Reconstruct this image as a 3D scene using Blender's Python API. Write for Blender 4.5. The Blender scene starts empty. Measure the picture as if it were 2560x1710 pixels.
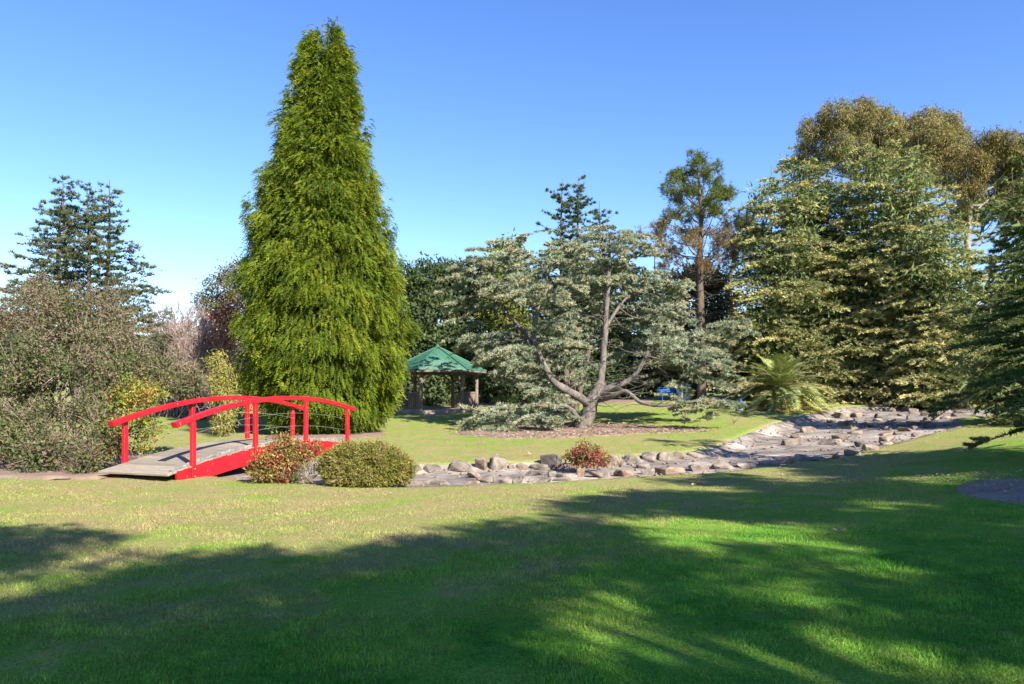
import bpy, bmesh, math
import numpy as np
from mathutils import Vector, Matrix

# ------------------------------------------------------------------ camera, light, exposure
F, HY, EYE = 1900.0, 975.0, 1.65          # focal length and horizon row of the 2560 px photograph, eye height
SUN_EL = math.radians(35.0)
SUN_H = np.array([0.60, -0.80])            # horizontal direction towards the sun (behind, to the right)
SUN_H = SUN_H / np.linalg.norm(SUN_H)
scene = bpy.context.scene
COL = scene.collection

cam_data = bpy.data.cameras.new('camera')
cam_data.sensor_width = 36.0
cam_data.lens = F / 2560.0 * 36.0
cam_data.shift_y = (HY - 855.0) / 2560.0
cam_data.clip_start = 0.1
cam_data.clip_end = 3000.0
cam = bpy.data.objects.new('camera', cam_data)
cam.location = (0, 0, EYE)
cam.rotation_euler = (math.radians(90), 0, 0)
COL.objects.link(cam)
scene.camera = cam

world = bpy.data.worlds.new('World')
scene.world = world
world.use_nodes = True
wn = world.node_tree
wn.nodes.clear()
sky = wn.nodes.new('ShaderNodeTexSky')
sky.sky_type = 'NISHITA'
sky.sun_disc = False
sky.sun_elevation = SUN_EL
sky.sun_rotation = math.atan2(SUN_H[0], SUN_H[1])
sky.altitude = 700.0
sky.air_density = 1.0
sky.dust_density = 0.05
sky.ozone_density = 3.0
bg = wn.nodes.new('ShaderNodeBackground')
bg.inputs['Strength'].default_value = 0.097
wo = wn.nodes.new('ShaderNodeOutputWorld')
hsv = wn.nodes.new('ShaderNodeHueSaturation')
hsv.inputs['Hue'].default_value = 0.513
hsv.inputs['Saturation'].default_value = 1.20
wn.links.new(sky.outputs[0], hsv.inputs['Color'])
wn.links.new(hsv.outputs[0], bg.inputs[0])
wn.links.new(bg.outputs[0], wo.inputs[0])

sun_data = bpy.data.lights.new('sun', 'SUN')
sun_data.energy = 5.0
sun_data.angle = math.radians(0.55)
sun_data.color = (1.0, 0.93, 0.82)
sun = bpy.data.objects.new('sun', sun_data)
SUN_DIR = np.array([SUN_H[0] * math.cos(SUN_EL), SUN_H[1] * math.cos(SUN_EL), math.sin(SUN_EL)])
sun.rotation_euler = Vector(-SUN_DIR).to_track_quat('-Z', 'Y').to_euler()
COL.objects.link(sun)

scene.view_settings.view_transform = 'Standard'
scene.view_settings.look = 'None'
scene.view_settings.exposure = 1.55
scene.view_settings.gamma = 1.0
scene.view_settings.use_curve_mapping = False
scene.render.engine = 'CYCLES'
scene.cycles.max_bounces = 5
scene.cycles.diffuse_bounces = 3
scene.cycles.transmission_bounces = 3
scene.cycles.use_denoising = True
try:
    scene.cycles.denoiser = 'OPENIMAGEDENOISE'
except Exception:
    pass

# ------------------------------------------------------------------ helpers
R = np.random.default_rng(7)

def P(px, py, d):
    """point seen at photograph pixel (px, py) at depth d"""
    return np.array([(px - 1280.0) * d / F, d, EYE + (HY - py) * d / F])

def nrm(v):
    v = np.asarray(v, float)
    return v / np.maximum(np.linalg.norm(v, axis=-1, keepdims=True), 1e-9)

def tag(o, label=None, cat=None, group=None, kind=None):
    if label: o['label'] = label
    if cat: o['category'] = cat
    if group: o['group'] = group
    if kind: o['kind'] = kind
    return o

def empty(name, loc, rz=0.0):
    o = bpy.data.objects.new(name, None)
    o.location = Vector(loc)
    o.rotation_euler = (0, 0, rz)
    o.empty_display_size = 0.2
    COL.objects.link(o)
    return o

def link(name, me, mat, parent=None):
    """me holds world coordinates when the parent is None, else coordinates relative to the parent's origin"""
    o = bpy.data.objects.new(name, me)
    if mat is not None and len(me.materials) == 0:
        me.materials.append(mat)
    if parent is not None:
        o.parent = parent
    COL.objects.link(o)
    return o

def np_mesh(name, verts, faces, tint=None, smooth=False):
    """faces: (n,k) index array with k = 3 or 4"""
    me = bpy.data.meshes.new(name)
    verts = np.ascontiguousarray(verts, np.float32)
    faces = np.ascontiguousarray(faces, np.int32)
    n, k = faces.shape
    me.vertices.add(len(verts))
    me.vertices.foreach_set('co', verts.ravel())
    me.loops.add(n * k)
    me.loops.foreach_set('vertex_index', faces.ravel())
    me.polygons.add(n)
    me.polygons.foreach_set('loop_start', np.arange(0, n * k, k, dtype=np.int32))
    if smooth:
        me.polygons.foreach_set('use_smooth', np.ones(n, bool))
    if tint is not None:
        ca = me.color_attributes.new('tint', 'FLOAT_COLOR', 'POINT')
        t4 = np.ones((len(verts), 4), np.float32)
        t4[:, :3] = tint
        ca.data.foreach_set('color', t4.ravel())
    me.update(calc_edges=True)
    return me

def bm_mesh(name, bm):
    me = bpy.data.meshes.new(name)
    bm.to_mesh(me)
    bm.free()
    return me

class Leaves:
    """collects leaf-sized faces, builds them as one mesh"""
    def __init__(s, origin=(0, 0, 0)):
        s.v, s.t, s.o = [], [], np.asarray(origin, float)
    def add(s, pos, axis, side, L, W, col, quad=False):
        """pos, axis, side (n,3); L, W (n,); col (n,3)"""
        n = len(pos)
        L = np.broadcast_to(np.asarray(L, float), (n,))[:, None]
        W = np.broadcast_to(np.asarray(W, float), (n,))[:, None]
        if quad:
            vv = np.stack([pos, pos + axis * L * .45 + side * W * .5, pos + axis * L, pos + axis * L * .45 - side * W * .5], 1)
            # a kite is two triangles that share its long axis
            tri = vv[:, [0, 1, 2, 0, 2, 3]].reshape(n * 2, 3, 3)
            s.v.append(tri); s.t.append(np.repeat(col, 2, 0))
        else:
            tri = np.stack([pos - side * W * .5, pos + side * W * .5, pos + axis * L], 1)
            s.v.append(tri); s.t.append(np.broadcast_to(col, (n, 3)))
    def count(s):
        return sum(len(a) for a in s.v)
    def mesh(s, name):
        v = np.concatenate(s.v) - s.o
        t = np.clip(np.concatenate(s.t), 0.001, 1)
        n = len(v)
        return np_mesh(name, v.reshape(-1, 3), np.arange(n * 3).reshape(n, 3), np.repeat(t, 3, 0))

def rand_dirs(n):
    return nrm(R.normal(size=(n, 3)))

def perp(axis, n=None):
    """a random unit vector at right angles to each axis"""
    r = R.normal(size=axis.shape)
    return nrm(np.cross(axis, r))

def pick(cols, n, jit=.12):
    cols = np.asarray(cols, float)
    c = cols[R.integers(0, len(cols), n)]
    return c * (1 + R.normal(0, jit, (n, 1)))

class Tubes:
    """collects tapered tubes, builds them as one mesh"""
    def __init__(s, origin=(0, 0, 0), sides=6):
        s.v, s.f, s.n, s.k, s.o = [], [], 0, sides, np.asarray(origin, float)
    def add(s, pts, radii, wob=0.0):
        pts = np.asarray(pts, float); m = len(pts); k = s.k
        radii = np.broadcast_to(np.asarray(radii, float), (m,))
        tan = nrm(np.gradient(pts, axis=0))
        ref = np.array([0, 0, 1.0]) if abs(tan[0, 2]) < .9 else np.array([1.0, 0, 0])
        a = nrm(np.cross(tan, ref)); b = np.cross(tan, a)
        ang = np.arange(k) * 2 * math.pi / k
        rr = radii[:, None] * (1 + wob * R.normal(size=(m, k)))
        ring = pts[:, None, :] + rr[..., None] * (np.cos(ang)[None, :, None] * a[:, None, :] + np.sin(ang)[None, :, None] * b[:, None, :])
        s.v.append(ring.reshape(-1, 3))
        i = np.arange(m - 1)[:, None] * k + np.arange(k)[None, :]
        j = np.arange(m - 1)[:, None] * k + (np.arange(k)[None, :] + 1) % k
        s.f.append((np.stack([i, j, j + k, i + k], -1).reshape(-1, 4)) + s.n)
        s.n += m * k
    def mesh(s, name, smooth=True):
        return np_mesh(name, np.concatenate(s.v) - s.o, np.concatenate(s.f), smooth=smooth)

def spline(pts, n=16):
    """smooth curve through points"""
    p = np.asarray(pts, float)
    if len(p) == 2:
        t = np.linspace(0, 1, n)[:, None]
        return p[0] * (1 - t) + p[1] * t
    e = np.vstack([2 * p[0] - p[1], p, 2 * p[-1] - p[-2]])
    out = []
    u = np.linspace(0, len(p) - 1, n)
    for x in u:
        i = min(int(x), len(p) - 2); t = x - i
        a, b, c, d = e[i], e[i + 1], e[i + 2], e[i + 3]
        out.append(.5 * ((2 * b) + (c - a) * t + (2 * a - 5 * b + 4 * c - d) * t * t + (3 * b - a - 3 * c + d) * t ** 3))
    return np.array(out)

# ------------------------------------------------------------------ materials
MATS = {}
def nodes(name):
    m = bpy.data.materials.new(name)
    m.use_nodes = True
    nt = m.node_tree
    bs = nt.nodes['Principled BSDF']
    out = nt.nodes['Material Output']
    MATS[name] = m
    return m, nt, bs, out

def N(nt, typ, **kw):
    n = nt.nodes.new(typ)
    for k, v in kw.items():
        if k in n.inputs: n.inputs[k].default_value = v
        else: setattr(n, k, v)
    return n

def pos_node(nt, obj=False):
    return (nt.nodes.new('ShaderNodeTexCoord').outputs['Object'] if obj else nt.nodes.new('ShaderNodeNewGeometry').outputs['Position'])

def noise(nt, vec, scale, detail=4, rough=.55, dist=0.0):
    n = N(nt, 'ShaderNodeTexNoise', Scale=scale, Detail=detail, Roughness=rough, Distortion=dist)
    nt.links.new(vec, n.inputs['Vector'])
    return n.outputs['Fac']

def ramp(nt, fac, stops):
    r = nt.nodes.new('ShaderNodeValToRGB')
    el = r.color_ramp.elements
    while len(el) < len(stops): el.new(.5)
    for e, (p, c) in zip(el, stops):
        e.position = p
        e.color = (*c, 1) if len(c) == 3 else c
    nt.links.new(fac, r.inputs[0])
    return r.outputs['Color']

def mix(nt, fac, a, b, blend='MIX'):
    m = nt.nodes.new('ShaderNodeMix')
    m.data_type = 'RGBA'; m.blend_type = blend
    for sock, v in ((m.inputs[0], fac), (m.inputs[6], a), (m.inputs[7], b)):
        if hasattr(v, 'links'): nt.links.new(v, sock)
        elif isinstance(v, (int, float)): sock.default_value = v
        else: sock.default_value = (*v, 1)
    return m.outputs[2]

def mrange(nt, v, a, b, c=0.0, d=1.0):
    n = N(nt, 'ShaderNodeMapRange')
    nt.links.new(v, n.inputs[0])
    n.inputs[1].default_value, n.inputs[2].default_value = a, b
    n.inputs[3].default_value, n.inputs[4].default_value = c, d
    return n.outputs[0]

def bump(nt, bs, height, strength=.4, dist=.02):
    b = N(nt, 'ShaderNodeBump', Strength=strength, Distance=dist)
    nt.links.new(height, b.inputs['Height'])
    nt.links.new(b.outputs[0], bs.inputs['Normal'])

def leaf_mat(name, transl=.3, rough=.55, spec=.25, warm=(1.15, 1.2, .7)):
    m, nt, bs, out = nodes(name)
    at = N(nt, 'ShaderNodeAttribute', attribute_name='tint')
    bs.inputs['Roughness'].default_value = rough
    bs.inputs['Specular IOR Level'].default_value = spec
    nt.links.new(at.outputs['Color'], bs.inputs['Base Color'])
    if transl > 0:
        tr = nt.nodes.new('ShaderNodeBsdfTranslucent')
        c = mix(nt, 1.0, at.outputs['Color'], warm, 'MULTIPLY')
        nt.links.new(c, tr.inputs['Color'])
        ms = N(nt, 'ShaderNodeMixShader', Fac=transl)
        nt.links.new(bs.outputs[0], ms.inputs[1]); nt.links.new(tr.outputs[0], ms.inputs[2])
        nt.links.new(ms.outputs[0], out.inputs['Surface'])
    return m

M_LEAF = leaf_mat('foliage', .25, .75, .08)
M_NEEDLE = leaf_mat('needles', .16, .8, .05)
M_GLOSSY = leaf_mat('glossy_foliage', .22, .5, .2)
M_DRYLEAF = leaf_mat('dry_leaf', .2, .7, .15, (1.1, 1, .8))

def bark_mat(name, dark, light, scale=6.0):
    m, nt, bs, out = nodes(name)
    p = pos_node(nt)
    mp = N(nt, 'ShaderNodeMapping'); mp.inputs['Scale'].default_value = (1, 1, .35)
    nt.links.new(p, mp.inputs[0])
    a = noise(nt, mp.outputs[0], scale, 6, .65, .6)
    b = noise(nt, mp.outputs[0], scale * 4, 5, .7)
    c = ramp(nt, a, [(.3, dark), (.52, tuple((np.array(dark) + np.array(light)) / 2)), (.72, light)])
    c = mix(nt, .5, c, ramp(nt, b, [(.3, (.35,) * 3), (.7, (1,) * 3)]), 'MULTIPLY')
    nt.links.new(c, bs.inputs['Base Color'])
    bs.inputs['Roughness'].default_value = .9
    bump(nt, bs, b, .8, .04)
    return m
M_BARK_GREY = bark_mat('grey_bark', (.06, .05, .043), (.24, .205, .18))
M_BARK_BROWN = bark_mat('brown_bark', (.05, .035, .025), (.19, .14, .10))
M_BARK_PALE = bark_mat('pale_bark', (.16, .13, .10), (.36, .31, .26), 2.0)
M_TWIG = bark_mat('bare_twigs', (.17, .12, .10), (.40, .29, .25), 3.0)

# lawn: dry straw and green in drifts, finer mottling, used by the ground sheet and by the blades
def lawn_colour(nt, bright=1.0):
    p = pos_node(nt)
    big = noise(nt, p, .22, 3, .5, .3)
    mid = noise(nt, p, 1.1, 4, .6, .4)
    fine = noise(nt, p, 9.0, 4, .65)
    vfine = noise(nt, p, 55.0, 3, .6)
    sx = nt.nodes.new('ShaderNodeSeparateXYZ'); nt.links.new(p, sx.inputs[0])
    # the open middle of the lawn is worn and straw coloured, the side under the trees stays lush
    line = N(nt, 'ShaderNodeMath', operation='MULTIPLY_ADD'); nt.links.new(sx.outputs[0], line.inputs[0]); line.inputs[1].default_value = -.85; nt.links.new(sx.outputs[1], line.inputs[2])
    open_ = mrange(nt, line.outputs[0], 4.5, 11.0)
    far = mrange(nt, sx.outputs[1], 20, 30)
    s1 = N(nt, 'ShaderNodeMath', operation='MULTIPLY_ADD'); nt.links.new(open_, s1.inputs[0]); s1.inputs[1].default_value = .40; nt.links.new(mid, s1.inputs[2])
    s2 = N(nt, 'ShaderNodeMath', operation='MULTIPLY_ADD'); nt.links.new(big, s2.inputs[0]); s2.inputs[1].default_value = .45; nt.links.new(s1.outputs[0], s2.inputs[2])
    s3 = N(nt, 'ShaderNodeMath', operation='MULTIPLY_ADD'); nt.links.new(far, s3.inputs[0]); s3.inputs[1].default_value = -.08; nt.links.new(s2.outputs[0], s3.inputs[2])
    s4 = N(nt, 'ShaderNodeMath', operation='MULTIPLY_ADD'); nt.links.new(fine, s4.inputs[0]); s4.inputs[1].default_value = .30; nt.links.new(s3.outputs[0], s4.inputs[2])
    s5 = N(nt, 'ShaderNodeMath', operation='ADD'); nt.links.new(s4.outputs[0], s5.inputs[0]); s5.inputs[1].default_value = -.12; s4 = s5
    c = ramp(nt, s4.outputs[0], [(.52, (.055, .185, .02)), (.68, (.105, .275, .03)), (.86, (.175, .30, .042)), (1.0, (.20, .30, .048))])
    dry = mrange(nt, s4.outputs[0], .90, 1.24)
    c = mix(nt, dry, c, (.31, .265, .115))
    c = mix(nt, mrange(nt, noise(nt, p, 2.6, 5, .65, .3), .56, .74, 0, .5), c, (.19, .165, .07))
    v = ramp(nt, vfine, [(.3, (.55 * bright,) * 3), (.7, (1.35 * bright,) * 3)])
    return mix(nt, 1.0, c, v, 'MULTIPLY'), fine, vfine

m, nt, bs, out = nodes('lawn'); M_LAWN = m
c, fine, vf = lawn_colour(nt)
nt.links.new(c, bs.inputs['Base Color'])
bs.inputs['Roughness'].default_value = .95; bs.inputs['Specular IOR Level'].default_value = .05
hh = N(nt, 'ShaderNodeMath', operation='ADD'); nt.links.new(fine, hh.inputs[0]); nt.links.new(vf, hh.inputs[1])
bump(nt, bs, hh.outputs[0], .9, .05)

m, nt, bs, out = nodes('grass_blades'); M_BLADE = m
c, fine, vf = lawn_colour(nt, 2.1)
at = N(nt, 'ShaderNodeAttribute', attribute_name='tint')
c = mix(nt, 1.0, c, at.outputs['Color'], 'MULTIPLY')
nt.links.new(c, bs.inputs['Base Color'])
bs.inputs['Roughness'].default_value = .6; bs.inputs['Specular IOR Level'].default_value = .12
tr = nt.nodes.new('ShaderNodeBsdfTranslucent'); nt.links.new(c, tr.inputs[0])
ms = N(nt, 'ShaderNodeMixShader', Fac=.3)
nt.links.new(bs.outputs[0], ms.inputs[1]); nt.links.new(tr.outputs[0], ms.inputs[2]); nt.links.new(ms.outputs[0], out.inputs[0])

m, nt, bs, out = nodes('old_concrete'); M_CONC = m
p = pos_node(nt)
a = noise(nt, p, .5, 5, .6, .6); b = noise(nt, p, 3.0, 6, .7, .5); d = noise(nt, p, 30, 4, .7)
c = ramp(nt, a, [(.36, (.125, .105, .088)), (.48, (.215, .182, .15)), (.64, (.40, .345, .285))])
c = mix(nt, .75, c, ramp(nt, b, [(.32, (.35, .33, .32)), (.55, (1, 1, 1)), (.75, (1.25, 1.2, 1.15))]), 'MULTIPLY')
c = mix(nt, .5, c, ramp(nt, d, [(.3, (.6,) * 3), (.7, (1.2,) * 3)]), 'MULTIPLY')
vor = N(nt, 'ShaderNodeTexVoronoi', feature='DISTANCE_TO_EDGE', Scale=.42)
wv = mix(nt, .12, p, N(nt, 'ShaderNodeTexNoise', Scale=1.5).outputs['Color'])
nt.links.new(wv, vor.inputs['Vector'])
cr = mrange(nt, vor.outputs['Distance'], 0, .012)
c = mix(nt, cr, (.05, .045, .04), c)
nt.links.new(c, bs.inputs['Base Color']); bs.inputs['Roughness'].default_value = .9
bump(nt, bs, d, .5, .01)

m, nt, bs, out = nodes('rock'); M_ROCK = m
p = pos_node(nt)
oi = nt.nodes.new('ShaderNodeObjectInfo')
a = noise(nt, p, 4.0, 6, .65, .5); b = noise(nt, p, 22, 5, .7)
c = ramp(nt, a, [(.30, (.07, .056, .046)), (.46, (.18, .145, .115)), (.62, (.30, .25, .20)), (.75, (.42, .37, .31))])
c = mix(nt, .6, c, ramp(nt, b, [(.3, (.45,) * 3), (.65, (1.15,) * 3)]), 'MULTIPLY')
warm = ramp(nt, oi.outputs['Random'], [(0, (1.0, .82, .68)), (.4, (1.0, .96, .9)), (.75, (.82, .84, .88)), (1, (.55, .55, .60))])
c = mix(nt, 1.0, c, warm, 'MULTIPLY')
nt.links.new(c, bs.inputs['Base Color']); bs.inputs['Roughness'].default_value = .9
bump(nt, bs, b, .7, .02)

m, nt, bs, out = nodes('bark_mulch'); M_MULCH = m
p = pos_node(nt)
a = noise(nt, p, 2.0, 5, .6, .4); v = N(nt, 'ShaderNodeTexVoronoi', Scale=22.0, Randomness=1.0); nt.links.new(p, v.inputs['Vector'])
c = ramp(nt, a, [(.3, (.11, .07, .05)), (.55, (.23, .155, .115)), (.75, (.36, .27, .20))])
c = mix(nt, .8, c, mix(nt, .75, (.9, .9, .9), v.outputs['Color']), 'MULTIPLY')
c = mix(nt, .35, c, (.30, .21, .15))
nt.links.new(c, bs.inputs['Base Color']); bs.inputs['Roughness'].default_value = .95
bump(nt, bs, v.outputs['Distance'], .8, .03)

def paint_mat(name, col, rough=.4, wear=.12, chips=(.6, .5, .45), chip_at=.735, stretch=1.0):
    m, nt, bs, out = nodes(name)
    p = pos_node(nt)
    a = noise(nt, p, 3.0, 5, .6, .3); b = noise(nt, p, 40, 3, .6)
    lo = tuple(np.array(col) * (1 - wear)); hi = tuple(np.minimum(1, np.array(col) * (1 + wear)))
    c = ramp(nt, a, [(.3, lo), (.7, hi)])
    mp = N(nt, 'ShaderNodeMapping'); mp.inputs['Scale'].default_value = (1, 1, stretch)
    nt.links.new(p, mp.inputs[0])
    k = noise(nt, mp.outputs[0], 16.0, 6, .75)
    c = mix(nt, mrange(nt, k, chip_at, chip_at + .015), c, chips)
    dirt = noise(nt, p, 1.3, 6, .7, .4)
    c = mix(nt, mrange(nt, dirt, .50, .72, 0, .5), c, tuple(np.array(col) * .45 + .01))
    nt.links.new(c, bs.inputs['Base Color'])
    nt.links.new(mrange(nt, a, .3, .7, rough - .08, rough + .15), bs.inputs['Roughness'])
    bump(nt, bs, b, .08, .01)
    return m
M_RED = paint_mat('red_paint', (.42, .004, .011), .45, .16, (.58, .46, .42), .655, .22)
M_BLUE = paint_mat('blue_paint', (.012, .10, .42), .4)
M_GREENROOF = paint_mat('green_metal_roof', (.028, .105, .062), .6, .15, (.05, .16, .11))
M_BINGREY = paint_mat('pale_grey_metal', (.55, .58, .60), .5, .1, (.4, .4, .4))
M_STEEL = paint_mat('steel_wire', (.25, .25, .25), .45)

def wood_mat(name, dark, light, axis_scale=(1, 1, 1)):
    m, nt, bs, out = nodes(name)
    tc = nt.nodes.new('ShaderNodeTexCoord').outputs['Object']
    oi = nt.nodes.new('ShaderNodeObjectInfo')
    mp = N(nt, 'ShaderNodeMapping'); mp.inputs['Scale'].default_value = axis_scale
    nt.links.new(tc, mp.inputs[0])
    cb = nt.nodes.new('ShaderNodeCombineXYZ'); nt.links.new(oi.outputs['Random'], cb.inputs[2])
    vm = N(nt, 'ShaderNodeVectorMath', operation='MULTIPLY_ADD'); nt.links.new(cb.outputs[0], vm.inputs[0]); vm.inputs[1].default_value = (40, 40, 40); nt.links.new(mp.outputs[0], vm.inputs[2])
    a = noise(nt, vm.outputs[0], 8, 6, .65, .6); b = noise(nt, vm.outputs[0], 30, 4, .7)
    c = ramp(nt, a, [(.3, dark), (.7, light)])
    c = mix(nt, .5, c, ramp(nt, b, [(.35, (.5,) * 3), (.65, (1.1,) * 3)]), 'MULTIPLY')
    c = mix(nt, 1.0, c, ramp(nt, oi.outputs['Random'], [(0, (.72,) * 3), (1, (1.15, 1.12, 1.08))]), 'MULTIPLY')
    nt.links.new(c, bs.inputs['Base Color']); bs.inputs['Roughness'].default_value = .85
    bump(nt, bs, b, .5, .006)
    return m
M_DECK = wood_mat('weathered_deck', (.17, .14, .108), (.33, .285, .225), (.35, 5, 5))
M_LICHEN = wood_mat('lichened_timber', (.03, .026, .022), (.42, .40, .36), (3, 3, 3))
M_LOG = wood_mat('brown_log_timber', (.09, .066, .052), (.28, .205, .16), (4, 4, .5))
M_SLAB = paint_mat('gazebo_slab', (.26, .22, .19), .9)
M_SLABED = M_SLAB

# ------------------------------------------------------------------ terrain
CP = [  # photograph pixel, depth: the lawn's height follows from them
    (1280, 1710, 4.2), (0, 1710, 4.2), (2560, 1710, 4.3), (1280, 1400, 7.6), (0, 1400, 7.6), (2560, 1400, 7.4),
    (400, 1207, 15.2), (0, 1196, 15.6), (1000, 1220, 14.6), (1300, 1213, 14.9), (1700, 1190, 16.4), (2000, 1160, 18.6),
    (2200, 1125, 21.5), (2390, 1078, 25), (2480, 1225, 12), (2560, 1100, 19), (2450, 1042, 31),
    (1000, 1158, 18.6), (1400, 1150, 19), (1650, 1132, 21), (1800, 1102, 25), (1900, 1062, 31), (2000, 1035, 36), (2150, 1012, 42), (2350, 1002, 45), (2560, 1006, 42),
    (815, 1084, 28.4), (500, 1102, 25.5), (400, 1045, 38), (1455, 1070, 32), (1090, 1027, 42), (1860, 1020, 38), (1960, 1017, 38), (1660, 1001, 48), (2000, 1002, 45),
    (300, 1150, 20), (100, 1130, 22), (640, 1108, 24),
]
cpw = [P(*c) for c in CP] + [np.array(v, float) for v in
    [(0, 0, 0), (-8, 0, 0), (8, 0, 0), (0, -15, 0), (-30, 0, 0), (30, 0, .3), (-30, 20, .1), (-30, 45, .4), (30, 25, .6), (35, 45, 1.0),
     (-40, 75, .9), (0, 75, 1.2), (40, 75, 1.4), (-90, 150, 1.5), (0, 150, 1.8), (90, 150, 1.8), (-120, 0, .2), (120, 0, .5), (0, -120, 0)]]
cpw = np.array(cpw)
def _phi(a, b):
    return np.sqrt(((a[:, None, :] - b[None, :, :]) ** 2).sum(-1) + 2.0 ** 2)
_K = _phi(cpw[:, :2], cpw[:, :2])
_n = len(cpw)
_A = np.zeros((_n + 3, _n + 3)); _A[:_n, :_n] = _K
_A[:_n, _n] = 1; _A[:_n, _n + 1:] = cpw[:, :2]; _A[_n:, :_n] = _A[:_n, _n:].T
_A[:_n, :_n] += np.eye(_n) * -.15
_sol = np.linalg.solve(_A, np.r_[cpw[:, 2], 0, 0, 0])
def gz(x, y):
    x = np.atleast_1d(np.asarray(x, float)); y = np.atleast_1d(np.asarray(y, float))
    q = np.stack([np.clip(x, -150, 150), np.clip(y, -150, 200)], -1).reshape(-1, 2)
    out = np.empty(len(q))
    for i in range(0, len(q), 40000):
        s = q[i:i + 40000]
        out[i:i + 40000] = _phi(s, cpw[:, :2]) @ _sol[:_n] + _sol[_n] + s @ _sol[_n + 1:]
    return out.reshape(x.shape)
def G(px, py, dmin=3.5, dmax=70):
    """where the sight line through a photograph pixel meets the lawn"""
    d = np.linspace(dmin, dmax, 2500)
    z = EYE + (HY - py) * d / F
    g = gz((px - 1280) * d / F, d)
    k = np.where(z <= g)[0]
    i = k[0] if len(k) else len(d) - 1
    return np.array([(px - 1280) * d[i] / F, d[i], g[i]])
def on(x, y, dz=0.0):
    return np.array([x, y, float(gz(x, y)[0]) + dz])

# dry stream: outline on the lawn
near_px = [(1000, 1218), (1150, 1214), (1300, 1208), (1450, 1200), (1600, 1192), (1750, 1183), (1900, 1170), (2000, 1155), (2100, 1138), (2200, 1117), (2290, 1095), (2360, 1077), (2408, 1066), (2400, 1055), (2385, 1046), (2420, 1042), (2500, 1040)]
far_px = [(2500, 1004), (2380, 1004), (2250, 1008), (2150, 1014), (2060, 1026), (1990, 1040), (1930, 1058), (1880, 1076), (1830, 1096), (1790, 1112), (1720, 1126), (1640, 1133), (1520, 1140), (1400, 1150), (1250, 1154), (1100, 1158), (1000, 1160)]
poly = [G(*p)[:2] for p in near_px] + [np.array([25., 35.]), np.array([27., 44.])] + [G(*p)[:2] for p in far_px]
poly += [np.array(v) for v in [(-4.2, 19.6), (-6.0, 20.2), (-8.5, 20.3), (-13.0, 20.2), (-18, 20.0), (-18, 17.6), (-13, 17.4), (-9.2, 17.2), (-7.0, 16.6), (-5.2, 15.7), (-3.6, 15.1)]]
poly = np.array(poly)
def sdf(x, y):
    """distance inside (+) the stream outline"""
    p = np.stack([np.ravel(x), np.ravel(y)], -1)
    a = poly; b = np.roll(poly, -1, 0)
    best = np.full(len(p), 1e9); ins = np.zeros(len(p), bool)
    for q, r in zip(a, b):
        e = r - q; w = p - q
        t = np.clip((w @ e) / (e @ e), 0, 1)
        best = np.minimum(best, np.linalg.norm(w - t[:, None] * e, axis=1))
        c1 = (q[1] > p[:, 1]) != (r[1] > p[:, 1])
        xs = (r[0] - q[0]) * (p[:, 1] - q[1]) / (r[1] - q[1] + 1e-12) + q[0]
        ins ^= c1 & (p[:, 0] < xs)
    return np.where(ins, best, -best).reshape(np.shape(x))
_vn = np.random.default_rng(3).random((256, 256))
def vnoise(x, y, s):
    x = np.asarray(x) / s + 1000.3; y = np.asarray(y) / s + 1000.7
    i, j = np.floor(x).astype(int), np.floor(y).astype(int); u, v = x - i, y - j
    u = u * u * (3 - 2 * u); v = v * v * (3 - 2 * v)
    g = lambda a, b: _vn[a % 256, b % 256]
    return (g(i, j) * (1 - u) + g(i + 1, j) * u) * (1 - v) + (g(i, j + 1) * (1 - u) + g(i + 1, j + 1) * u) * v
def sstep(a, b, x):
    t = np.clip((x - a) / (b - a), 0, 1)
    return t * t * (3 - 2 * t)

def axis_coords(lo, hi, step, far_lo, far_hi):
    mid = np.arange(lo, hi + step / 2, step)
    def tail(start, end):
        out, s, x = [], step * 1.4, start
        sg = 1 if end > start else -1
        while (end - x) * sg > 0:
            x += s * sg; s *= 1.3; out.append(x)
        return out
    return np.array(sorted(tail(lo, far_lo)) + list(mid) + tail(hi, far_hi))
gx = axis_coords(-13, 26, .23, -900, 900)
gy = axis_coords(2, 47, .23, -200, 1500)
X, Y = np.meshgrid(gx, gy)
Z = gz(X, Y)
S = sdf(X, Y)
micro = .012 * np.sin(X * 2.1 + np.cos(Y * 1.3) * 2) * np.cos(Y * 1.7 + np.sin(X * .9) * 2)
Z = Z + micro * (np.abs(Y) < 80)
Zg = Z - .75 * sstep(0, .45, S)
def grid_faces(ny, nx):
    i = (np.arange(ny - 1)[:, None] * nx + np.arange(nx - 1)[None, :]).ravel()
    return np.stack([i, i + 1, i + nx + 1, i + nx], -1)
lawn = link('lawn', np_mesh('lawn', np.stack([X, Y, Zg], -1).reshape(-1, 3), grid_faces(*X.shape), smooth=True), M_LAWN)
tag(lawn, 'mown lawn with straw-coloured worn patches', None, None, 'structure')

# concrete bed of the stream: steep lip on the far side, a gentle fall from the near bank
near_line = np.array([p for p in poly[:len(near_px)]])
near_line = np.vstack([[(-18, 17.6), (-13, 17.4), (-9.2, 17.2), (-7.0, 16.6), (-5.2, 15.7), (-3.6, 15.1)], near_line, [(25., 35.)]])
def near_dist(x, y):
    p = np.stack([np.ravel(x), np.ravel(y)], -1); best = np.full(len(p), 1e9)
    for q, r in zip(near_line[:-1], near_line[1:]):
        e = r - q; w = p - q; t = np.clip((w @ e) / (e @ e), 0, 1)
        best = np.minimum(best, np.linalg.norm(w - t[:, None] * e, axis=1))
    return best.reshape(np.shape(x))
def bed_drop(x, y, s):
    nd = near_dist(x, y)
    return np.minimum(.24 * sstep(0, .8, s), .05 * sstep(0, .25, s) + .032 * nd)
bx_ = np.arange(-12, 26, .19); by_ = np.arange(13.5, 46, .19)
BX, BY = np.meshgrid(bx_, by_)
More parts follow.
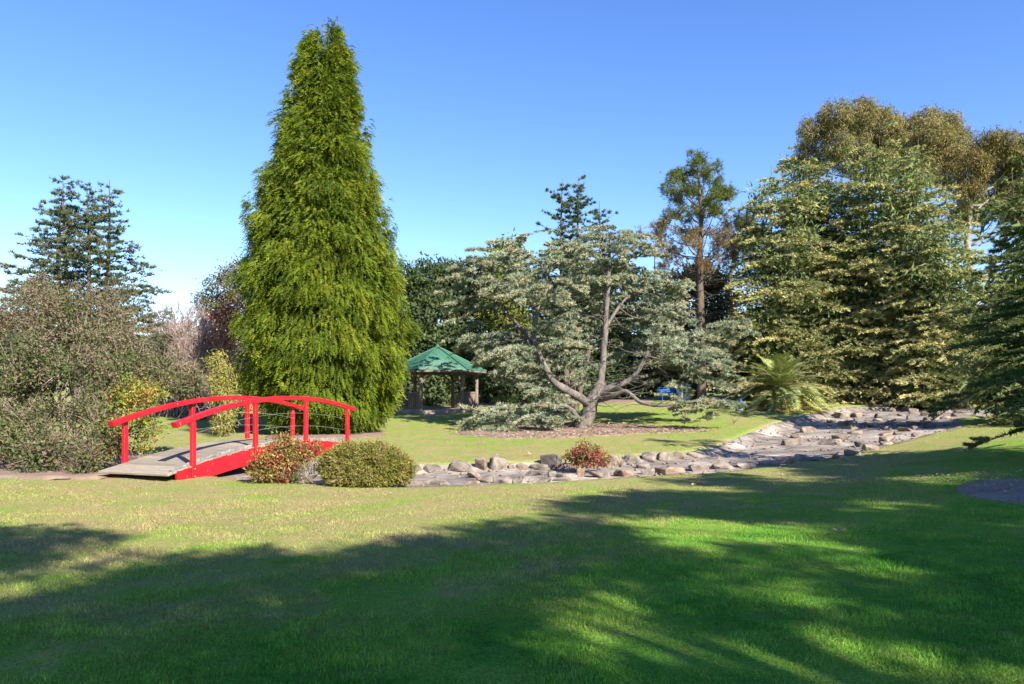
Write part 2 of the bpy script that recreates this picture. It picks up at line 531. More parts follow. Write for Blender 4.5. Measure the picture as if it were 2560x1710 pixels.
BS = sdf(BX, BY)
bump_ = .012 * np.sin(BX * 1.3 + 2 * np.sin(BY * .8)) * np.sin(BY * 1.1)
BZ = gz(BX, BY) - .03 - bed_drop(BX, BY, BS) * (BS > 0) + bump_ * sstep(0, 1, BS) - .5 * sstep(.0, .5, -BS)
bf = grid_faces(*BX.shape)
keep = (BS.ravel()[bf] > -.35).any(1)
bed = link('stream_bed', np_mesh('stream_bed', np.stack([BX, BY, BZ], -1).reshape(-1, 3), bf[keep], smooth=True), M_CONC)
tag(bed, 'dry concrete stream bed widening into a shallow basin', None, None, 'structure')
def bed_level(x, y):
    s = sdf(x, y)
    return gz(x, y) - (.03 + bed_drop(x, y, s)) * (s > 0)
def bedz(x, y):
    return float(bed_level(np.atleast_1d(float(x)), np.atleast_1d(float(y)))[0])
def GB(px, py):
    """where the sight line meets the stream bed or the lawn"""
    d = np.linspace(12, 60, 1600)
    x = (px - 1280) * d / F
    z = EYE + (HY - py) * d / F
    k = np.where(z <= bed_level(x, d))[0]
    i = k[0] if len(k) else -1
    return np.array([x[i], d[i], z[i]])

# mulch beds: low mounds just above the lawn
def mulch(name, pts_px, label, lift=.03):
    pts = np.array([G(*p)[:2] if len(p) == 2 else np.array(p[:2]) for p in pts_px])
    c = pts.mean(0)
    n = len(pts)
    closed = np.vstack([pts[-1:], pts, pts[:2]])
    out = []
    for i in range(1, n + 1):
        for t in np.linspace(0, 1, 7)[:-1]:
            a, b, cc, dd = closed[i - 1], closed[i], closed[i + 1], closed[(i + 2) if i + 2 < len(closed) else 2]
            out.append(.5 * ((2 * b) + (cc - a) * t + (2 * a - 5 * b + 4 * cc - dd) * t * t + (3 * b - a - 3 * cc + dd) * t ** 3))
    out = np.array(out); m_ = len(out)
    v, f = [], []
    fr = [1.0, .97, .8, .55, .28]
    for k, s in enumerate(fr):
        q = c + (out - c) * (s + (.035 * R.normal(size=(m_, 1)) if k < 2 else 0))
        z = gz(q[:, 0], q[:, 1]) + [-.03, lift * .7, lift, lift * 1.2, lift * 1.2][k] + R.normal(0, .006, m_)
        v.append(np.c_[q, z])
    v.append(np.r_[c, gz(*c)[0] + lift * 1.2][None])
    for k in range(len(fr) - 1):
        i = np.arange(m_); j = (i + 1) % m_
        f += [np.stack([k * m_ + i, k * m_ + j, (k + 1) * m_ + j], -1), np.stack([k * m_ + i, (k + 1) * m_ + j, (k + 1) * m_ + i], -1)]
    k = len(fr) - 1; i = np.arange(m_); j = (i + 1) % m_
    f.append(np.stack([k * m_ + i, k * m_ + j, np.full(m_, (k + 1) * m_)], -1))
    o = link(name, np_mesh(name, np.vstack(v), np.concatenate(f), smooth=True), M_MULCH)
    tag(o, label, None, None, 'structure')
    return out, c
CEDAR_BED, _ = mulch('mulch_bed', [(1120, 1083), (1250, 1096), (1450, 1093), (1620, 1084), (1780, 1078), (1660, 1066), (1500, 1058), (1300, 1060)], 'bark mulch ring around the spreading grey-green cedar')
mulch('mulch_bed', [(2385, 1222), (2440, 1246), (2560, 1262), (2760, 1260), (2760, 1190), (2560, 1196), (2440, 1204)], 'dark mulch under the shaded cedar at the right edge')
mulch('mulch_bed', [(v[0], v[1], 0) for v in [(-14, 15.75), (-10.5, 15.6), (-8.5, 15.7), (-8.7, 18.2), (-8.6, 20.5), (-12, 22.5), (-17, 19.5)]], 'reddish mulch strip under the big left shrub')
mulch('mulch_bed', [(v[0], v[1], 0) for v in [(-2.2, 45.3), (2, 44.9), (5.5, 45.2), (8.5, 46.5), (9, 52), (0, 54), (-8, 52), (-6.5, 46.5)]], 'bark mulch bed behind the gazebo')
mulch('mulch_bed', [(v[0], v[1], 0) for v in [(-8.6, 26.6), (-6.8, 25.7), (-5.0, 26.3), (-4.6, 28.4), (-6.5, 30.5), (-8.8, 29.4)]], 'shaded bare mulch under the tall golden-green conifer')
mulch('mulch_bed', [(v[0], v[1], 0) for v in [(11.8, 37.3), (13.6, 36.7), (15.4, 37.2), (16.0, 38.6), (13.6, 40), (11.6, 38.9)]], 'leaf-littered soil around the palm')

# ------------------------------------------------------------------ foliage generators
def clumps(lv, ells, per_m2, leaves, sub_r, L, W, cols, droop=0.0, depth=.25, outw=.5, quad=True, lump=.16, shade_jit=.10):
    """ells: (centre, radii). Sub-clumps of leaves over each ellipsoid's shell, lumpy and uneven."""
    for c, r in ells:
        c = np.asarray(c, float); r = np.asarray(r, float) * np.ones(3)
        area = 4 * math.pi * ((r[0] * r[1]) ** 1.6 / 3 + (r[0] * r[2]) ** 1.6 / 3 + (r[1] * r[2]) ** 1.6 / 3) ** (1 / 1.6)
        n = max(6, int(area * per_m2))
        d = rand_dirs(n)
        ph = R.uniform(0, 6.28, 6)
        lum = np.sin(d[:, 0] * 5 + ph[0]) * np.sin(d[:, 1] * 5 + ph[1]) + np.sin(d[:, 2] * 6 + ph[2]) * np.sin(d[:, 0] * 9 + ph[3]) * .7
        rad = 1 - np.abs(R.normal(0, depth, n)) + lump * lum
        rad = np.clip(rad, .15, 1.3)
        cen = c + d * r * rad[:, None]
        gnd = gz(cen[:, 0], cen[:, 1])
        cen = cen[cen[:, 2] > gnd + .02]; n = len(cen)
        if n == 0: continue
        od = nrm((cen - c) / r)
        sc = pick(cols, n, shade_jit)
        k = leaves
        idx = np.repeat(np.arange(n), k)
        off = R.normal(0, 1, (n * k, 3)) * sub_r
        pos = cen[idx] + off
        ax = nrm(od[idx] * outw + R.normal(0, .6, (n * k, 3)) + np.array([0, 0, -droop]))
        nn = nrm(od[idx] * .8 + np.array([0, 0, .35]) + R.normal(0, .55, (n * k, 3)))
        sd = nrm(np.cross(ax, nn))
        g2 = gz(pos[:, 0], pos[:, 1]); ok = pos[:, 2] > g2 + .01
        l = L * R.uniform(.7, 1.3, n * k); w = W * R.uniform(.7, 1.3, n * k)
        col = sc[idx] * (1 + R.normal(0, .12, (n * k, 1)))
        lv.add(pos[ok], ax[ok], sd[ok], l[ok], w[ok], col[ok], quad)

def lumpify(ells, k, fr, keep=.5):
    """breaks each ellipsoid into smaller lumps over its surface plus a smaller core"""
    out = []
    for c, r in ells:
        c = np.asarray(c, float); r = np.asarray(r, float) * np.ones(3)
        for q in range(k):
            dd = rand_dirs(1)[0]
            if dd[1] > .3: dd[1] *= -1
            out.append((c + dd * r * R.uniform(.6, .92), r * fr * R.uniform(.7, 1.3)))
        out.append((c, r * keep))
    return out

def fan(lv, start, az, L, wmax, rise, droop, n, cols, tipcol=None, tl=.15, tw=.045, m=3, tubes=None, rb=.03, nk=None, hang=.12, up=.55, tipstart=.6, t0=.1, align=.55, scat=.55):
    """one cedar bough: a flat, feathery spray of needle tufts along side twigs"""
    start = np.asarray(start, float)
    dh = np.array([math.cos(az), math.sin(az), 0]); lat = np.array([-math.sin(az), math.cos(az), 0])
    zz = np.array([0, 0, 1.0])
    nk = nk or max(5, int(L / .28))
    # side twigs
    tk = np.sort(R.uniform(t0, 1, nk)); sgn = np.where(np.arange(nk) % 2 == 0, 1, -1)
    prof = np.sin(np.clip((tk * .95 + .05), 0, 1) * math.pi) ** .6 * (1.1 - .55 * tk) * wmax * R.uniform(.6, 1.15, nk)
    k = R.choice(nk, n, p=prof / prof.sum()) if prof.sum() > 0 else R.integers(0, nk, n)
    s = R.uniform(0.05, 1, n) ** .75
    main = R.random(n) < .12
    t = tk[k]
    lo = np.where(main, 0, prof[k] * s)
    t = np.where(main, R.uniform(t0, 1, n), t)
    along = t * L + lo * .75
    h = rise * L * t - droop * L * t * t - hang * lo - .05 * lo * lo
    wav = .05 * L * np.sin(along * 3 + R.uniform(0, 6))
    pos = start + dh * along[:, None] + lat * ((sgn[k] * lo)[:, None]) + zz * h[:, None] + lat * wav[:, None] * .5
    pos += R.normal(0, .018, pos.shape) * (tl / .15)
    td = nrm(dh * .7 + lat * (sgn[k] * .7)[:, None] - zz * .1)
    idx = np.repeat(np.arange(n), m)
    ax = nrm(td[idx] * align + zz * up + R.normal(0, scat, (n * m, 3)))
    sd = perp(ax)
    cl = pick(cols, 1, .12) * .65 + pick(cols, n, .07) * .35
    if tipcol is not None:
        e = np.clip((t + .25 * s - tipstart) / (1.1 - tipstart), 0, 1)[:, None] * R.uniform(.55, 1) * R.uniform(.75, 1, (n, 1))
        cl = cl * (1 - e) + (pick(tipcol, 1, .1) * .7 + pick(tipcol, n, .06) * .3) * e
    ok = (pos[:, 2] > gz(pos[:, 0], pos[:, 1]) + .03)[idx]
    lv.add(pos[idx][ok], ax[ok], sd[ok], (tl * R.uniform(.7, 1.3, n * m))[ok], (tw * R.uniform(.7, 1.3, n * m))[ok], cl[idx][ok])
    if tubes is not None:
        tt = np.linspace(0, .97, 7)[:, None]
        tubes.add(start + dh * L * tt + zz * (rise * L * tt - droop * L * tt * tt), rb * (1 - .85 * tt[:, 0]))
        for q in range(0, nk, 3):
            b0 = start + dh * L * tk[q] + zz * (rise * L * tk[q] - droop * L * tk[q] ** 2)
            e0 = b0 + dh * prof[q] * .7 + lat * sgn[q] * prof[q] * .9 - zz * hang * prof[q]
            tubes.add([b0, (b0 + e0) / 2 + zz * .02, e0], [rb * .35, rb * .25, rb * .1])

def tree(name, base, label, cat, group=None):
    o = empty(name, base)
    return tag(o, label, cat, group)

def put(root, tubes=None, bark=None, lv=None, leafmat=None, crown='crown', trunk='trunk', branches=None):
    if tubes is not None and tubes.v:
        tubes.o = np.array(root.location); link(trunk, tubes.mesh(trunk), bark, root)
    if branches is not None and branches.v:
        branches.o = np.array(root.location); link('branches', branches.mesh('branches'), bark, root)
    if lv is not None and lv.v:
        lv.o = np.array(root.location); link(crown, lv.mesh(crown), leafmat, root)

# ------------------------------------------------------------------ the red footbridge
BR0 = np.array([-6.78, 16.0])                      # foot of the first post on the near side
BDIR = np.array([.667, 1.915]); SP = np.linalg.norm(BDIR); BDIR = BDIR / SP
BLAT = np.array([-BDIR[1], BDIR[0]])               # from the near rail towards the far rail
BW = 1.68
BLEN = 3 * SP
def deck_h(s):
    """deck height along the bridge, s in metres from the first post"""
    u = s / BLEN
    return EYE + (-1.575 + .085 * u) + .24 * (4 * u * (1 - u)) - .0 * u
def rail_h(s):
    u = s / BLEN
    return EYE + (-.64 + .14 * u) + .34 * (4 * u * (1 - u)) - .03
def bpt(s, w, z):
    q = BR0 + BDIR * s + BLAT * w
    return np.array([q[0], q[1], z])
bridge = empty('footbridge', (BR0[0], BR0[1], float(gz(*BR0)[0])))
tag(bridge, 'arched red-painted timber footbridge with weathered plank deck', 'footbridge')
BO = np.array(bridge.location)

def sweep(name, s0, s1, w0, w1, ztop, zbot, mat, n=28, parent=None, endcut=0.0):
    """a beam that follows the bridge's curve, rectangular in section, with small chamfers"""
    sec, ss = [], np.linspace(s0, s1, n)
    c = min(.012, abs(w1 - w0) * .2)
    for i, s in enumerate(ss):
        zt, zb = ztop(s), zbot(s)
        sh = endcut * (1 if i == n - 1 else (-1 if i == 0 else 0))
        ring = [(w0 + c, zb), (w1 - c, zb), (w1, zb + c), (w1, zt - c), (w1 - c, zt), (w0 + c, zt), (w0, zt - c), (w0, zb + c)]
        sec.append([bpt(s + sh * (z - zb) / max(zt - zb, .01), w, z) - BO for w, z in ring])
    v = np.array(sec).reshape(-1, 3)
    bm = bmesh.new()
    vs = [bm.verts.new(p) for p in v]
    for i in range(n - 1):
        for k in range(8):
            bm.faces.new([vs[i * 8 + k], vs[i * 8 + (k + 1) % 8], vs[(i + 1) * 8 + (k + 1) % 8], vs[(i + 1) * 8 + k]])
    bm.faces.new(vs[:8][::-1]); bm.faces.new(vs[-8:])
    bmesh.ops.recalc_face_normals(bm, faces=bm.faces)
    return link(name, bm_mesh(name, bm), mat, parent or bridge)

RA0, RA1 = -.42, BLEN + .42
for w, ext in ((0.0, 0), (BW, 0)):
    sweep('handrail', RA0, RA1, w - .075, w + .075, lambda s: rail_h(s) + .11, lambda s: rail_h(s), M_RED, endcut=.05)
    side = -1 if w == 0 else 1
    sweep('side_beam', -.38, BLEN + .38, w + side * .05 - .035, w + side * .05 + .035, lambda s: deck_h(s) - .02, lambda s: deck_h(s) - .40, M_RED, endcut=.08)
    for i in range(4):
        s = i * SP
        # the post: two timbers bolted to the outside of the beam
        bm = bmesh.new()
        bmesh.ops.create_cube(bm, size=1.0)
        zb, zt = deck_h(s) - .38, rail_h(s) - .002
        for vtx in bm.verts:
            q = bpt(s + vtx.co.x * .11, w + side * .02 + vtx.co.y * .085 + side * .06, zb + (vtx.co.z + .5) * (zt - zb)) - BO
            vtx.co = q
        bmesh.ops.bevel(bm, geom=bm.edges[:], offset=.008, segments=1, affect='EDGES')
        po = link('post', bm_mesh('post', bm), M_RED, bridge)
        for dz in (-.08, -.24):
            bm = bmesh.new()
            c0 = bpt(s, w + side * .128, deck_h(s) + dz) - BO
            mt = Matrix.Translation(c0) @ Vector((BLAT[0], BLAT[1], 0)).to_track_quat('Z', 'Y').to_matrix().to_4x4()
            bmesh.ops.create_cone(bm, cap_ends=True, segments=8, radius1=.017, radius2=.014, depth=.02, matrix=mt)
            link('bolt', bm_mesh('bolt', bm), M_STEEL, po)
    for k, fr in enumerate((.36, .68)):
        tb = Tubes(BO, 5)
        ss = np.linspace(0, BLEN, 25)
        tb.add([bpt(s, w, deck_h(s) + (rail_h(s) - deck_h(s)) * fr) for s in ss], .003)
        link('wire', tb.mesh('wire'), M_STEEL, bridge)
# deck planks, one by one, each at the slope of the arch
pw = .145
bm = bmesh.new(); bmesh.ops.create_cube(bm, size=1.0)
for vtx in bm.verts: vtx.co = Vector((vtx.co.x * (BW + .16), vtx.co.y * (pw - .012), vtx.co.z * .05))
bmesh.ops.bevel(bm, geom=bm.edges[:], offset=.006, segments=1, affect='EDGES')
plank_me = bm_mesh('plank', bm); plank_me.materials.append(M_DECK)
s = -.62
yaw = math.atan2(BLAT[1], BLAT[0])
while s < BLEN + .62:
    slope = (deck_h(s + .05) - deck_h(s - .05)) / .1
    o = bpy.data.objects.new('plank', plank_me)
    o.parent = bridge
    q = bpt(s, BW / 2 + R.normal(0, .008), deck_h(s) - .025 + R.normal(0, .003)) - BO
    fwd = Vector((-BDIR[0], -BDIR[1], -slope)).normalized(); latv = Vector((BLAT[0], BLAT[1], 0))
    up = latv.cross(fwd)
    o.matrix_local = Matrix(((latv.x, fwd.x, up.x, q[0]), (latv.y, fwd.y, up.y, q[1]), (latv.z, fwd.z, up.z, q[2]), (0, 0, 0, 1)))
    COL.objects.link(o)
    s += pw
# lichened kerb timbers along both edges of the deck, in short weathered lengths
for w in (-.03,):
    kn = 16
    for k in range(kn):
        a = -.55 + (BLEN + 1.1) * k / kn + .006; b = -.55 + (BLEN + 1.1) * (k + 1) / kn - .006
        sweep('kerb_timber', a, b, w, w + .08, lambda s: deck_h(s) + .05 + .012 * math.sin(s * 37), lambda s: deck_h(s) - .012, M_LICHEN, n=5)
# ------------------------------------------------------------------ gazebo
GC = np.array([(1094 - 1280) * 42 / F, 42.0])
gbase = float(gz(*GC)[0]) + .02
gaz = empty('gazebo', (GC[0], GC[1], gbase))
tag(gaz, 'six-sided timber gazebo with green metal roof behind the lawn', 'gazebo')
ang = [math.radians(12 + 60 * k) for k in range(6)]   # right, back right, back left, left, front left, front right
GR, ER = 2.18, 2.72
eave, apex = EYE + 1.05 - gbase, EYE + 2.40 - gbase
def hexp(r, k, z=0.0):
    return np.array([r * math.cos(ang[k % 6]), r * math.sin(ang[k % 6]), z])
bm = bmesh.new()   # slab
top = [bm.verts.new(hexp(2.42, k, .06)) for k in range(6)]; bot = [bm.verts.new(hexp(2.42, k, -.5)) for k in range(6)]
bm.faces.new(top)
for k in range(6): bm.faces.new([bot[k], bot[(k + 1) % 6], top[(k + 1) % 6], top[k]])
bmesh.ops.bevel(bm, geom=[e for e in bm.edges if abs(e.verts[0].co.z - e.verts[1].co.z) < .01], offset=.02, segments=1, affect='EDGES')
link('floor_slab', bm_mesh('floor_slab', bm), M_SLAB, gaz)
for k in range(6):   # corrugated roof panels, ribs running down the slope
    a, b, t = hexp(ER, k, eave), hexp(ER, k + 1, eave), np.array([0, 0, apex])
    n = 72; v, f = [], []
    nm = nrm(np.cross(b - a, t - a)); nm = nm if nm[2] > 0 else -nm
    for i in range(n + 1):
        u = i / n; w = 1 - abs(2 * u - 1)
        e = a + (b - a) * u
        # rib runs straight up the slope until it meets the hip
        mid = (a + b) / 2; upv = (t - mid)
        tip = e + upv * w
        lift = nm * (.012 if i % 2 else -.012)
        v += [e + lift, tip + lift, e + lift - nm * .02, ]
    for i in range(n):
        f.append([3 * i, 3 * i + 3, 3 * i + 4, 3 * i + 1]); f.append([3 * i + 2, 3 * i + 5, 3 * i + 3, 3 * i])
    link('roof_panel', np_mesh('roof_panel', np.array(v), np.array(f)), M_GREENROOF, gaz)
    tb = Tubes((0, 0, 0), 6); tb.add([hexp(ER + .02, k, eave + .015), np.array([0, 0, apex + .02])], .045)
    link('hip_cap', tb.mesh('hip_cap'), M_GREENROOF, gaz)
    tb = Tubes((0, 0, 0), 4); tb.add([hexp(ER - .03, k, eave - .075), hexp(ER - .03, k + 1, eave - .075)], .07)
    link('fascia', tb.mesh('fascia', False), M_LOG, gaz)
    tb = Tubes((0, 0, 0), 6); tb.add([hexp(ER - .1, k, eave - .06), np.array([0, 0, apex - .12])], .05)
    link('rafter', tb.mesh('rafter'), M_LOG, gaz)
    tb = Tubes((0, 0, 0), 10)
    tb.add([hexp(GR, k, z) for z in np.linspace(0, eave + .02, 6)], .10, .03)
    post = link('post', tb.mesh('post'), M_LOG, gaz)
    tb = Tubes((0, 0, 0), 7)
    for kk in (k + 1, k - 1):
        d_ = nrm(hexp(GR, kk) - hexp(GR, k))
        tb.add([hexp(GR, k, eave - .72), hexp(GR, k, eave - .12) + d_ * .62], .05)
    link('knee_brace', tb.mesh('knee_brace'), M_LOG, post)
    tb = Tubes((0, 0, 0), 7); tb.add([hexp(GR, k, eave - .1), hexp(GR, k + 1, eave - .1)], .085)
    link('ring_beam', tb.mesh('ring_beam'), M_LOG, gaz)
for k in (0, 2, 3, 5):    # balustrades on four sides, the front and one rear side are open
    a, b = hexp(GR, k), hexp(GR, k + 1); d_ = nrm(b - a); Lk = np.linalg.norm(b - a)
    z0, z1 = .18, .98
    tb = Tubes((0, 0, 0), 6); tb.add([a + d_ * .1 + [0, 0, z1], b - d_ * .1 + [0, 0, z1]], .055)
    link('balustrade_rail', tb.mesh('balustrade_rail'), M_LOG, gaz)
    tb = Tubes((0, 0, 0), 6); tb.add([a + d_ * .1 + [0, 0, z0], b - d_ * .1 + [0, 0, z0]], .05)
    link('balustrade_rail', tb.mesh('balustrade_rail'), M_LOG, gaz)
    nb = 11
    for i in range(nb):
        q = a + d_ * (Lk * (i + .75) / (nb + .5))
        tb = Tubes((0, 0, 0), 6); tb.add([q + [0, 0, z0], q + [0, 0, z1]], .052)
        link('baluster', tb.mesh('baluster'), M_LOG, gaz)
bm = bmesh.new(); bmesh.ops.create_cone(bm, cap_ends=True, segments=6, radius1=.16, radius2=.03, depth=.16, matrix=Matrix.Translation((0, 0, apex + .06)))
link('roof_cap', bm_mesh('roof_cap', bm), M_GREENROOF, gaz)

# ------------------------------------------------------------------ stones
def rock_mesh(w, d, h, seed, blocky=.38):
    rr = np.random.default_rng(seed)
    n = 20
    p = rr.normal(size=(n, 3)); p /= np.linalg.norm(p, axis=1, keepdims=True)
    p = np.sign(p) * np.abs(p) ** blocky
    p *= rr.uniform(.8, 1.05, (n, 1))
    p *= np.array([w / 2, d / 2, h / 2]) / np.abs(p).max(0)
    p[:, 2] += h * .5 - h * .2
    a = rr.uniform(0, 6.28)
    bm = bmesh.new()
    vs = [bm.verts.new(q) for q in p]
    res = bmesh.ops.convex_hull(bm, input=vs)
    bmesh.ops.delete(bm, geom=[x for x in set(res['geom_interior'] + res['geom_unused']) if isinstance(x, bmesh.types.BMVert)], context='VERTS')
    bmesh.ops.bevel(bm, geom=bm.edges[:], offset=min(w, h) * .045, segments=1, affect='EDGES')
    bmesh.ops.recalc_face_normals(bm, faces=bm.faces)
    return bm_mesh('rock', bm)
ORD = ['first', 'second', 'third', 'fourth', 'fifth', 'sixth', 'seventh', 'eighth', 'ninth', 'tenth', 'eleventh', 'twelfth', 'thirteenth', 'fourteenth', 'fifteenth', 'sixteenth', 'seventeenth', 'eighteenth', 'nineteenth', 'twentieth']
TENS = ['', '', 'twenty', 'thirty', 'forty', 'fifty', 'sixty']
TENTH = ['', '', 'twentieth', 'thirtieth', 'fortieth', 'fiftieth', 'sixtieth']
def ordinal(i):
    if i <= 20: return ORD[i - 1]
    return TENTH[i // 10] if i % 10 == 0 else TENS[i // 10] + '-' + ORD[i % 10 - 1]
def c6(x, y): return 1000 + x / 3.09, 1080 + y / 3.09
def c2(x, y): return 1700 + x / 2.73, 960 + y / 2.73
far_bank = [(145, 275, 70, 60), (255, 280, 150, 50), (445, 265, 220, 85), (625, 245, 110, 100), (760, 240, 150, 110), (860, 265, 50, 45), (940, 265, 110, 50), (1075, 270, 140, 55), (1165, 220, 165, 110), (1225, 255, 80, 45), (1640, 225, 150, 110), (1790, 210, 150, 80), (1925, 190, 130, 85), (2050, 190, 140, 75), (2155, 180, 110, 65), (2260, 170, 80, 45)]
mid_bank = [(570, 335, 90, 45), (1040, 320, 130, 40), (1180, 325, 80, 55), (1290, 335, 150, 40), (1400, 315, 70, 80), (1880, 260, 110, 45)]
near_bank = [(20, 400, 60, 25), (150, 390, 180, 36), (340, 395, 160, 30), (560, 388, 130, 32), (670, 362, 140, 62), (810, 375, 120, 45), (910, 370, 100, 50), (1080, 365, 200, 44), (1240, 362, 120, 30), (1540, 330, 180, 52), (1740, 320, 180, 55), (1920, 305, 110, 55), (2080, 300, 240, 60), (2290, 275, 120, 50)]
near2 = [(130, 575, 150, 50), (300, 560, 180, 50), (460, 555, 140, 40), (620, 540, 150, 38), (740, 515, 100, 52), (820, 505, 90, 55), (920, 505, 160, 40), (1090, 495, 100, 34), (1180, 470, 110, 45)]
basin = [(765, 395, 140, 50), (1040, 395, 150, 45), (1110, 365, 120, 50), (870, 310, 110, 45), (800, 358, 90, 20), (1070, 320, 90, 25), (1205, 332, 95, 28), (1040, 252, 80, 25), (1120, 215, 120, 35), (1205, 212, 70, 38), (1175, 240, 50, 22), (1150, 268, 120, 40), (1185, 292, 65, 38), (1255, 272, 60, 22), (1310, 278, 95, 38), (1315, 172, 50, 25), (1275, 210, 60, 20), (1360, 218, 60, 30), (1350, 245, 70, 25), (1430, 175, 80, 30), (1410, 300, 70, 25), (1430, 267, 65, 22), (1420, 340, 110, 25), (1420, 370, 110, 45), (1405, 402, 90, 35), (1240, 410, 90, 40), (1300, 433, 100, 45), (1555, 170, 70, 30), (1595, 185, 65, 40), (1515, 210, 60, 18), (1560, 230, 35, 32), (1450, 245, 60, 20), (1510, 275, 60, 30), (1535, 312, 90, 30), (1600, 300, 50, 30), (1490, 335, 60, 25), (1620, 345, 70, 30), (1600, 268, 90, 32), (1670, 260, 60, 22), (1715, 285, 80, 28), (1640, 160, 50, 20), (1670, 205, 50, 32), (1690, 235, 60, 28), (1740, 225, 50, 40), (1760, 160, 80, 30), (1770, 195, 60, 30), (1820, 228, 70, 25), (1890, 210, 70, 25), (1830, 185, 50, 25), (1910, 190, 70, 25), (1885, 145, 80, 30), (1830, 165, 50, 28), (1960, 155, 80, 28), (2050, 170, 60, 25), (2140, 160, 60, 25)]
seed = 100
def place_rock(px, py, w, h, label, group, dr=.75, blocky=.36):
    """px, py: photograph pixel of the middle of the rock, w and h its size there"""
    global seed
    seed += 1
    g = GB(px, py + h * .42)
    k = g[1] / F
    me = rock_mesh(w * k * 1.02, w * k * dr * 1.1, h * k * 1.16, seed, blocky * R.uniform(.85, 1.7))
    o = link('rock', me, M_ROCK)
    o.location = (g[0], g[1] + .15 * w * k * dr, bedz(g[0], g[1]) - .01)
    o.rotation_euler = (R.normal(0, .08), R.normal(0, .10), R.uniform(-.6, .6))
    tag(o, label, 'rock', group)
    return o
def shape_word(w, h):
    return 'rounded' if h > .62 * w else ('low' if h > .36 * w else 'flat')
i = 0
for x, y, w, h in far_bank:
    i += 1
    place_rock(*c6(x, y), w / 3.09, h / 3.09, f'{shape_word(w, h)} grey rock edging the far stream bank, {ordinal(i)} from the dome bush', 'rocks along the far bank of the stream', .7, .42)
for i, (x, y, w, h) in enumerate(mid_bank):
    place_rock(*c6(x, y), w / 3.09, h / 3.09, f'{shape_word(w, h)} brown rock on the narrow stream bed, {ordinal(i + 1)} from the left', 'rocks lying in the narrow stream bed', .8)
i = 0
for lst, cv, sc in ((near_bank, c6, 3.09), (near2, c2, 2.73)):
    for x, y, w, h in lst:
        i += 1
        place_rock(*cv(x, y), w / sc, h / sc, f'{shape_word(w, h)} pale rock edging the near stream bank, {ordinal(i)} from the dome bush', 'rocks along the near bank of the stream', .7)
for i, (x, y, w, h) in enumerate(sorted(basin)):
    place_rock(*c2(x, y), w / 2.75, h / 2.6, f'{shape_word(w, h)} tan-grey rock in the wide dry basin, {ordinal(i + 1)} from the left', 'rocks scattered in the dry basin', .8)

# ------------------------------------------------------------------ the tall golden-green conifer
CY = on(*(P(815, 1084, 28.6)[:2]))
cyp = tree('conifer_tree', CY, 'tall cone-shaped golden-green conifer with a forked tip behind the bridge', 'tree')
rows = np.array([(120, 742, 868), (180, 733, 885), (300, 698, 905), (420, 664, 930), (500, 632, 966), (600, 603, 986), (700, 594, 1006), (800, 594, 1020), (900, 600, 1022), (970, 622, 1008), (1020, 650, 975), (1055, 680, 935), (1075, 720, 900)], float)
d = 28.6
def cyp_prof(py):
    xl = np.interp(py, rows[:, 0], rows[:, 1]); xr = np.interp(py, rows[:, 0], rows[:, 2])
    return ((xl + xr) / 2 - 1280) * d / F, (xr - xl) / 2 * d / F
lv = Leaves()
GOLD = [(.122, .158, .013), (.09, .13, .013), (.155, .175, .016), (.07, .105, .014), (.108, .145, .012)]
n = 2750
wts = np.linspace(120, 1075, 400); cx, hw = cyp_prof(wts)
py = R.choice(wts, n, p=(hw + .35) / (hw + .35).sum()) + R.uniform(-2, 2, n)
cx, hw = cyp_prof(py)
th = R.uniform(0, 2 * math.pi, n)
zc = EYE + (HY - py) * d / F
lob = .06 * np.sin(th * 5 + zc * 1.7) + .05 * np.sin(th * 9 - zc * 2.9) + .05 * np.sin(zc * 3.3 + th * 2)
lob += .07 * np.sin(th * 13 + zc * 5) * np.sin(zc * 6.5 - th * 6)
ru = R.random(n)
rad = hw * (.865 + lob * 1.15 - np.where(ru < .33, R.uniform(.1, .35, n), 0))
cen = np.stack([cx + rad * np.cos(th), CY[1] + .3 + rad * .92 * np.sin(th), zc], -1)
# the two spires at the top
for sx, spy, m_ in ((783, 60, 100), (830, 53, 110)):
    t = R.uniform(0, 1, m_) ** .7
    pyy = spy + 6 + t * 130; a = R.uniform(0, 6.28, m_)
    rr = (12 + 28 * t) * d / F * R.uniform(.4, 1, m_)
    cen = np.vstack([cen, np.stack([(sx - 1280) * d / F + rr * np.cos(a), CY[1] + .3 + rr * np.sin(a), EYE + (HY - pyy) * d / F], -1)])
n = len(cen)
# a cleft runs down from the fork
cl = (np.abs(cen[:, 0] - (806 - 1280) * d / F) < .16) & (cen[:, 2] > EYE + (HY - 250) * d / F)
cen = cen[~cl]; n = len(cen)
axis_xy = np.stack([np.interp(cen[:, 2], np.sort(EYE + (HY - rows[:, 0]) * d / F), cyp_prof(rows[::-1, 0])[0]), np.full(n, CY[1] + .3)], -1)
out = np.c_[nrm(cen[:, :2] - axis_xy), np.zeros(n)]
front = (out[:, 1] < .35)
ns = np.where(front, 20, 9)                        # hanging sprays per clump
ci = np.repeat(np.arange(n), ns); m_ = len(ci)
tg = np.c_[-out[:, 1], out[:, 0], np.zeros(n)]
size = R.uniform(.65, 1.35, n)[ci]
ccol = pick(GOLD, n, .10)
sl = R.normal(0, .17, m_); vert = R.normal(0, .15, m_)
s0 = cen[ci] + out[ci] * (R.uniform(-.12, .14, m_) * size)[:, None] + tg[ci] * (sl * size)[:, None] + np.array([0, 0, 1.]) * (vert * size)[:, None]
hf = np.clip((cen[ci][:, 2] - CY[2]) / 15, 0, 1)[:, None]
sdir = nrm(out[ci] * R.uniform(.35, .75, m_)[:, None] + tg[ci] * (sl * 1.6)[:, None] + np.array([0, 0, 1.]) * (-.62 + .75 * hf) + R.normal(0, .22, (m_, 3)))
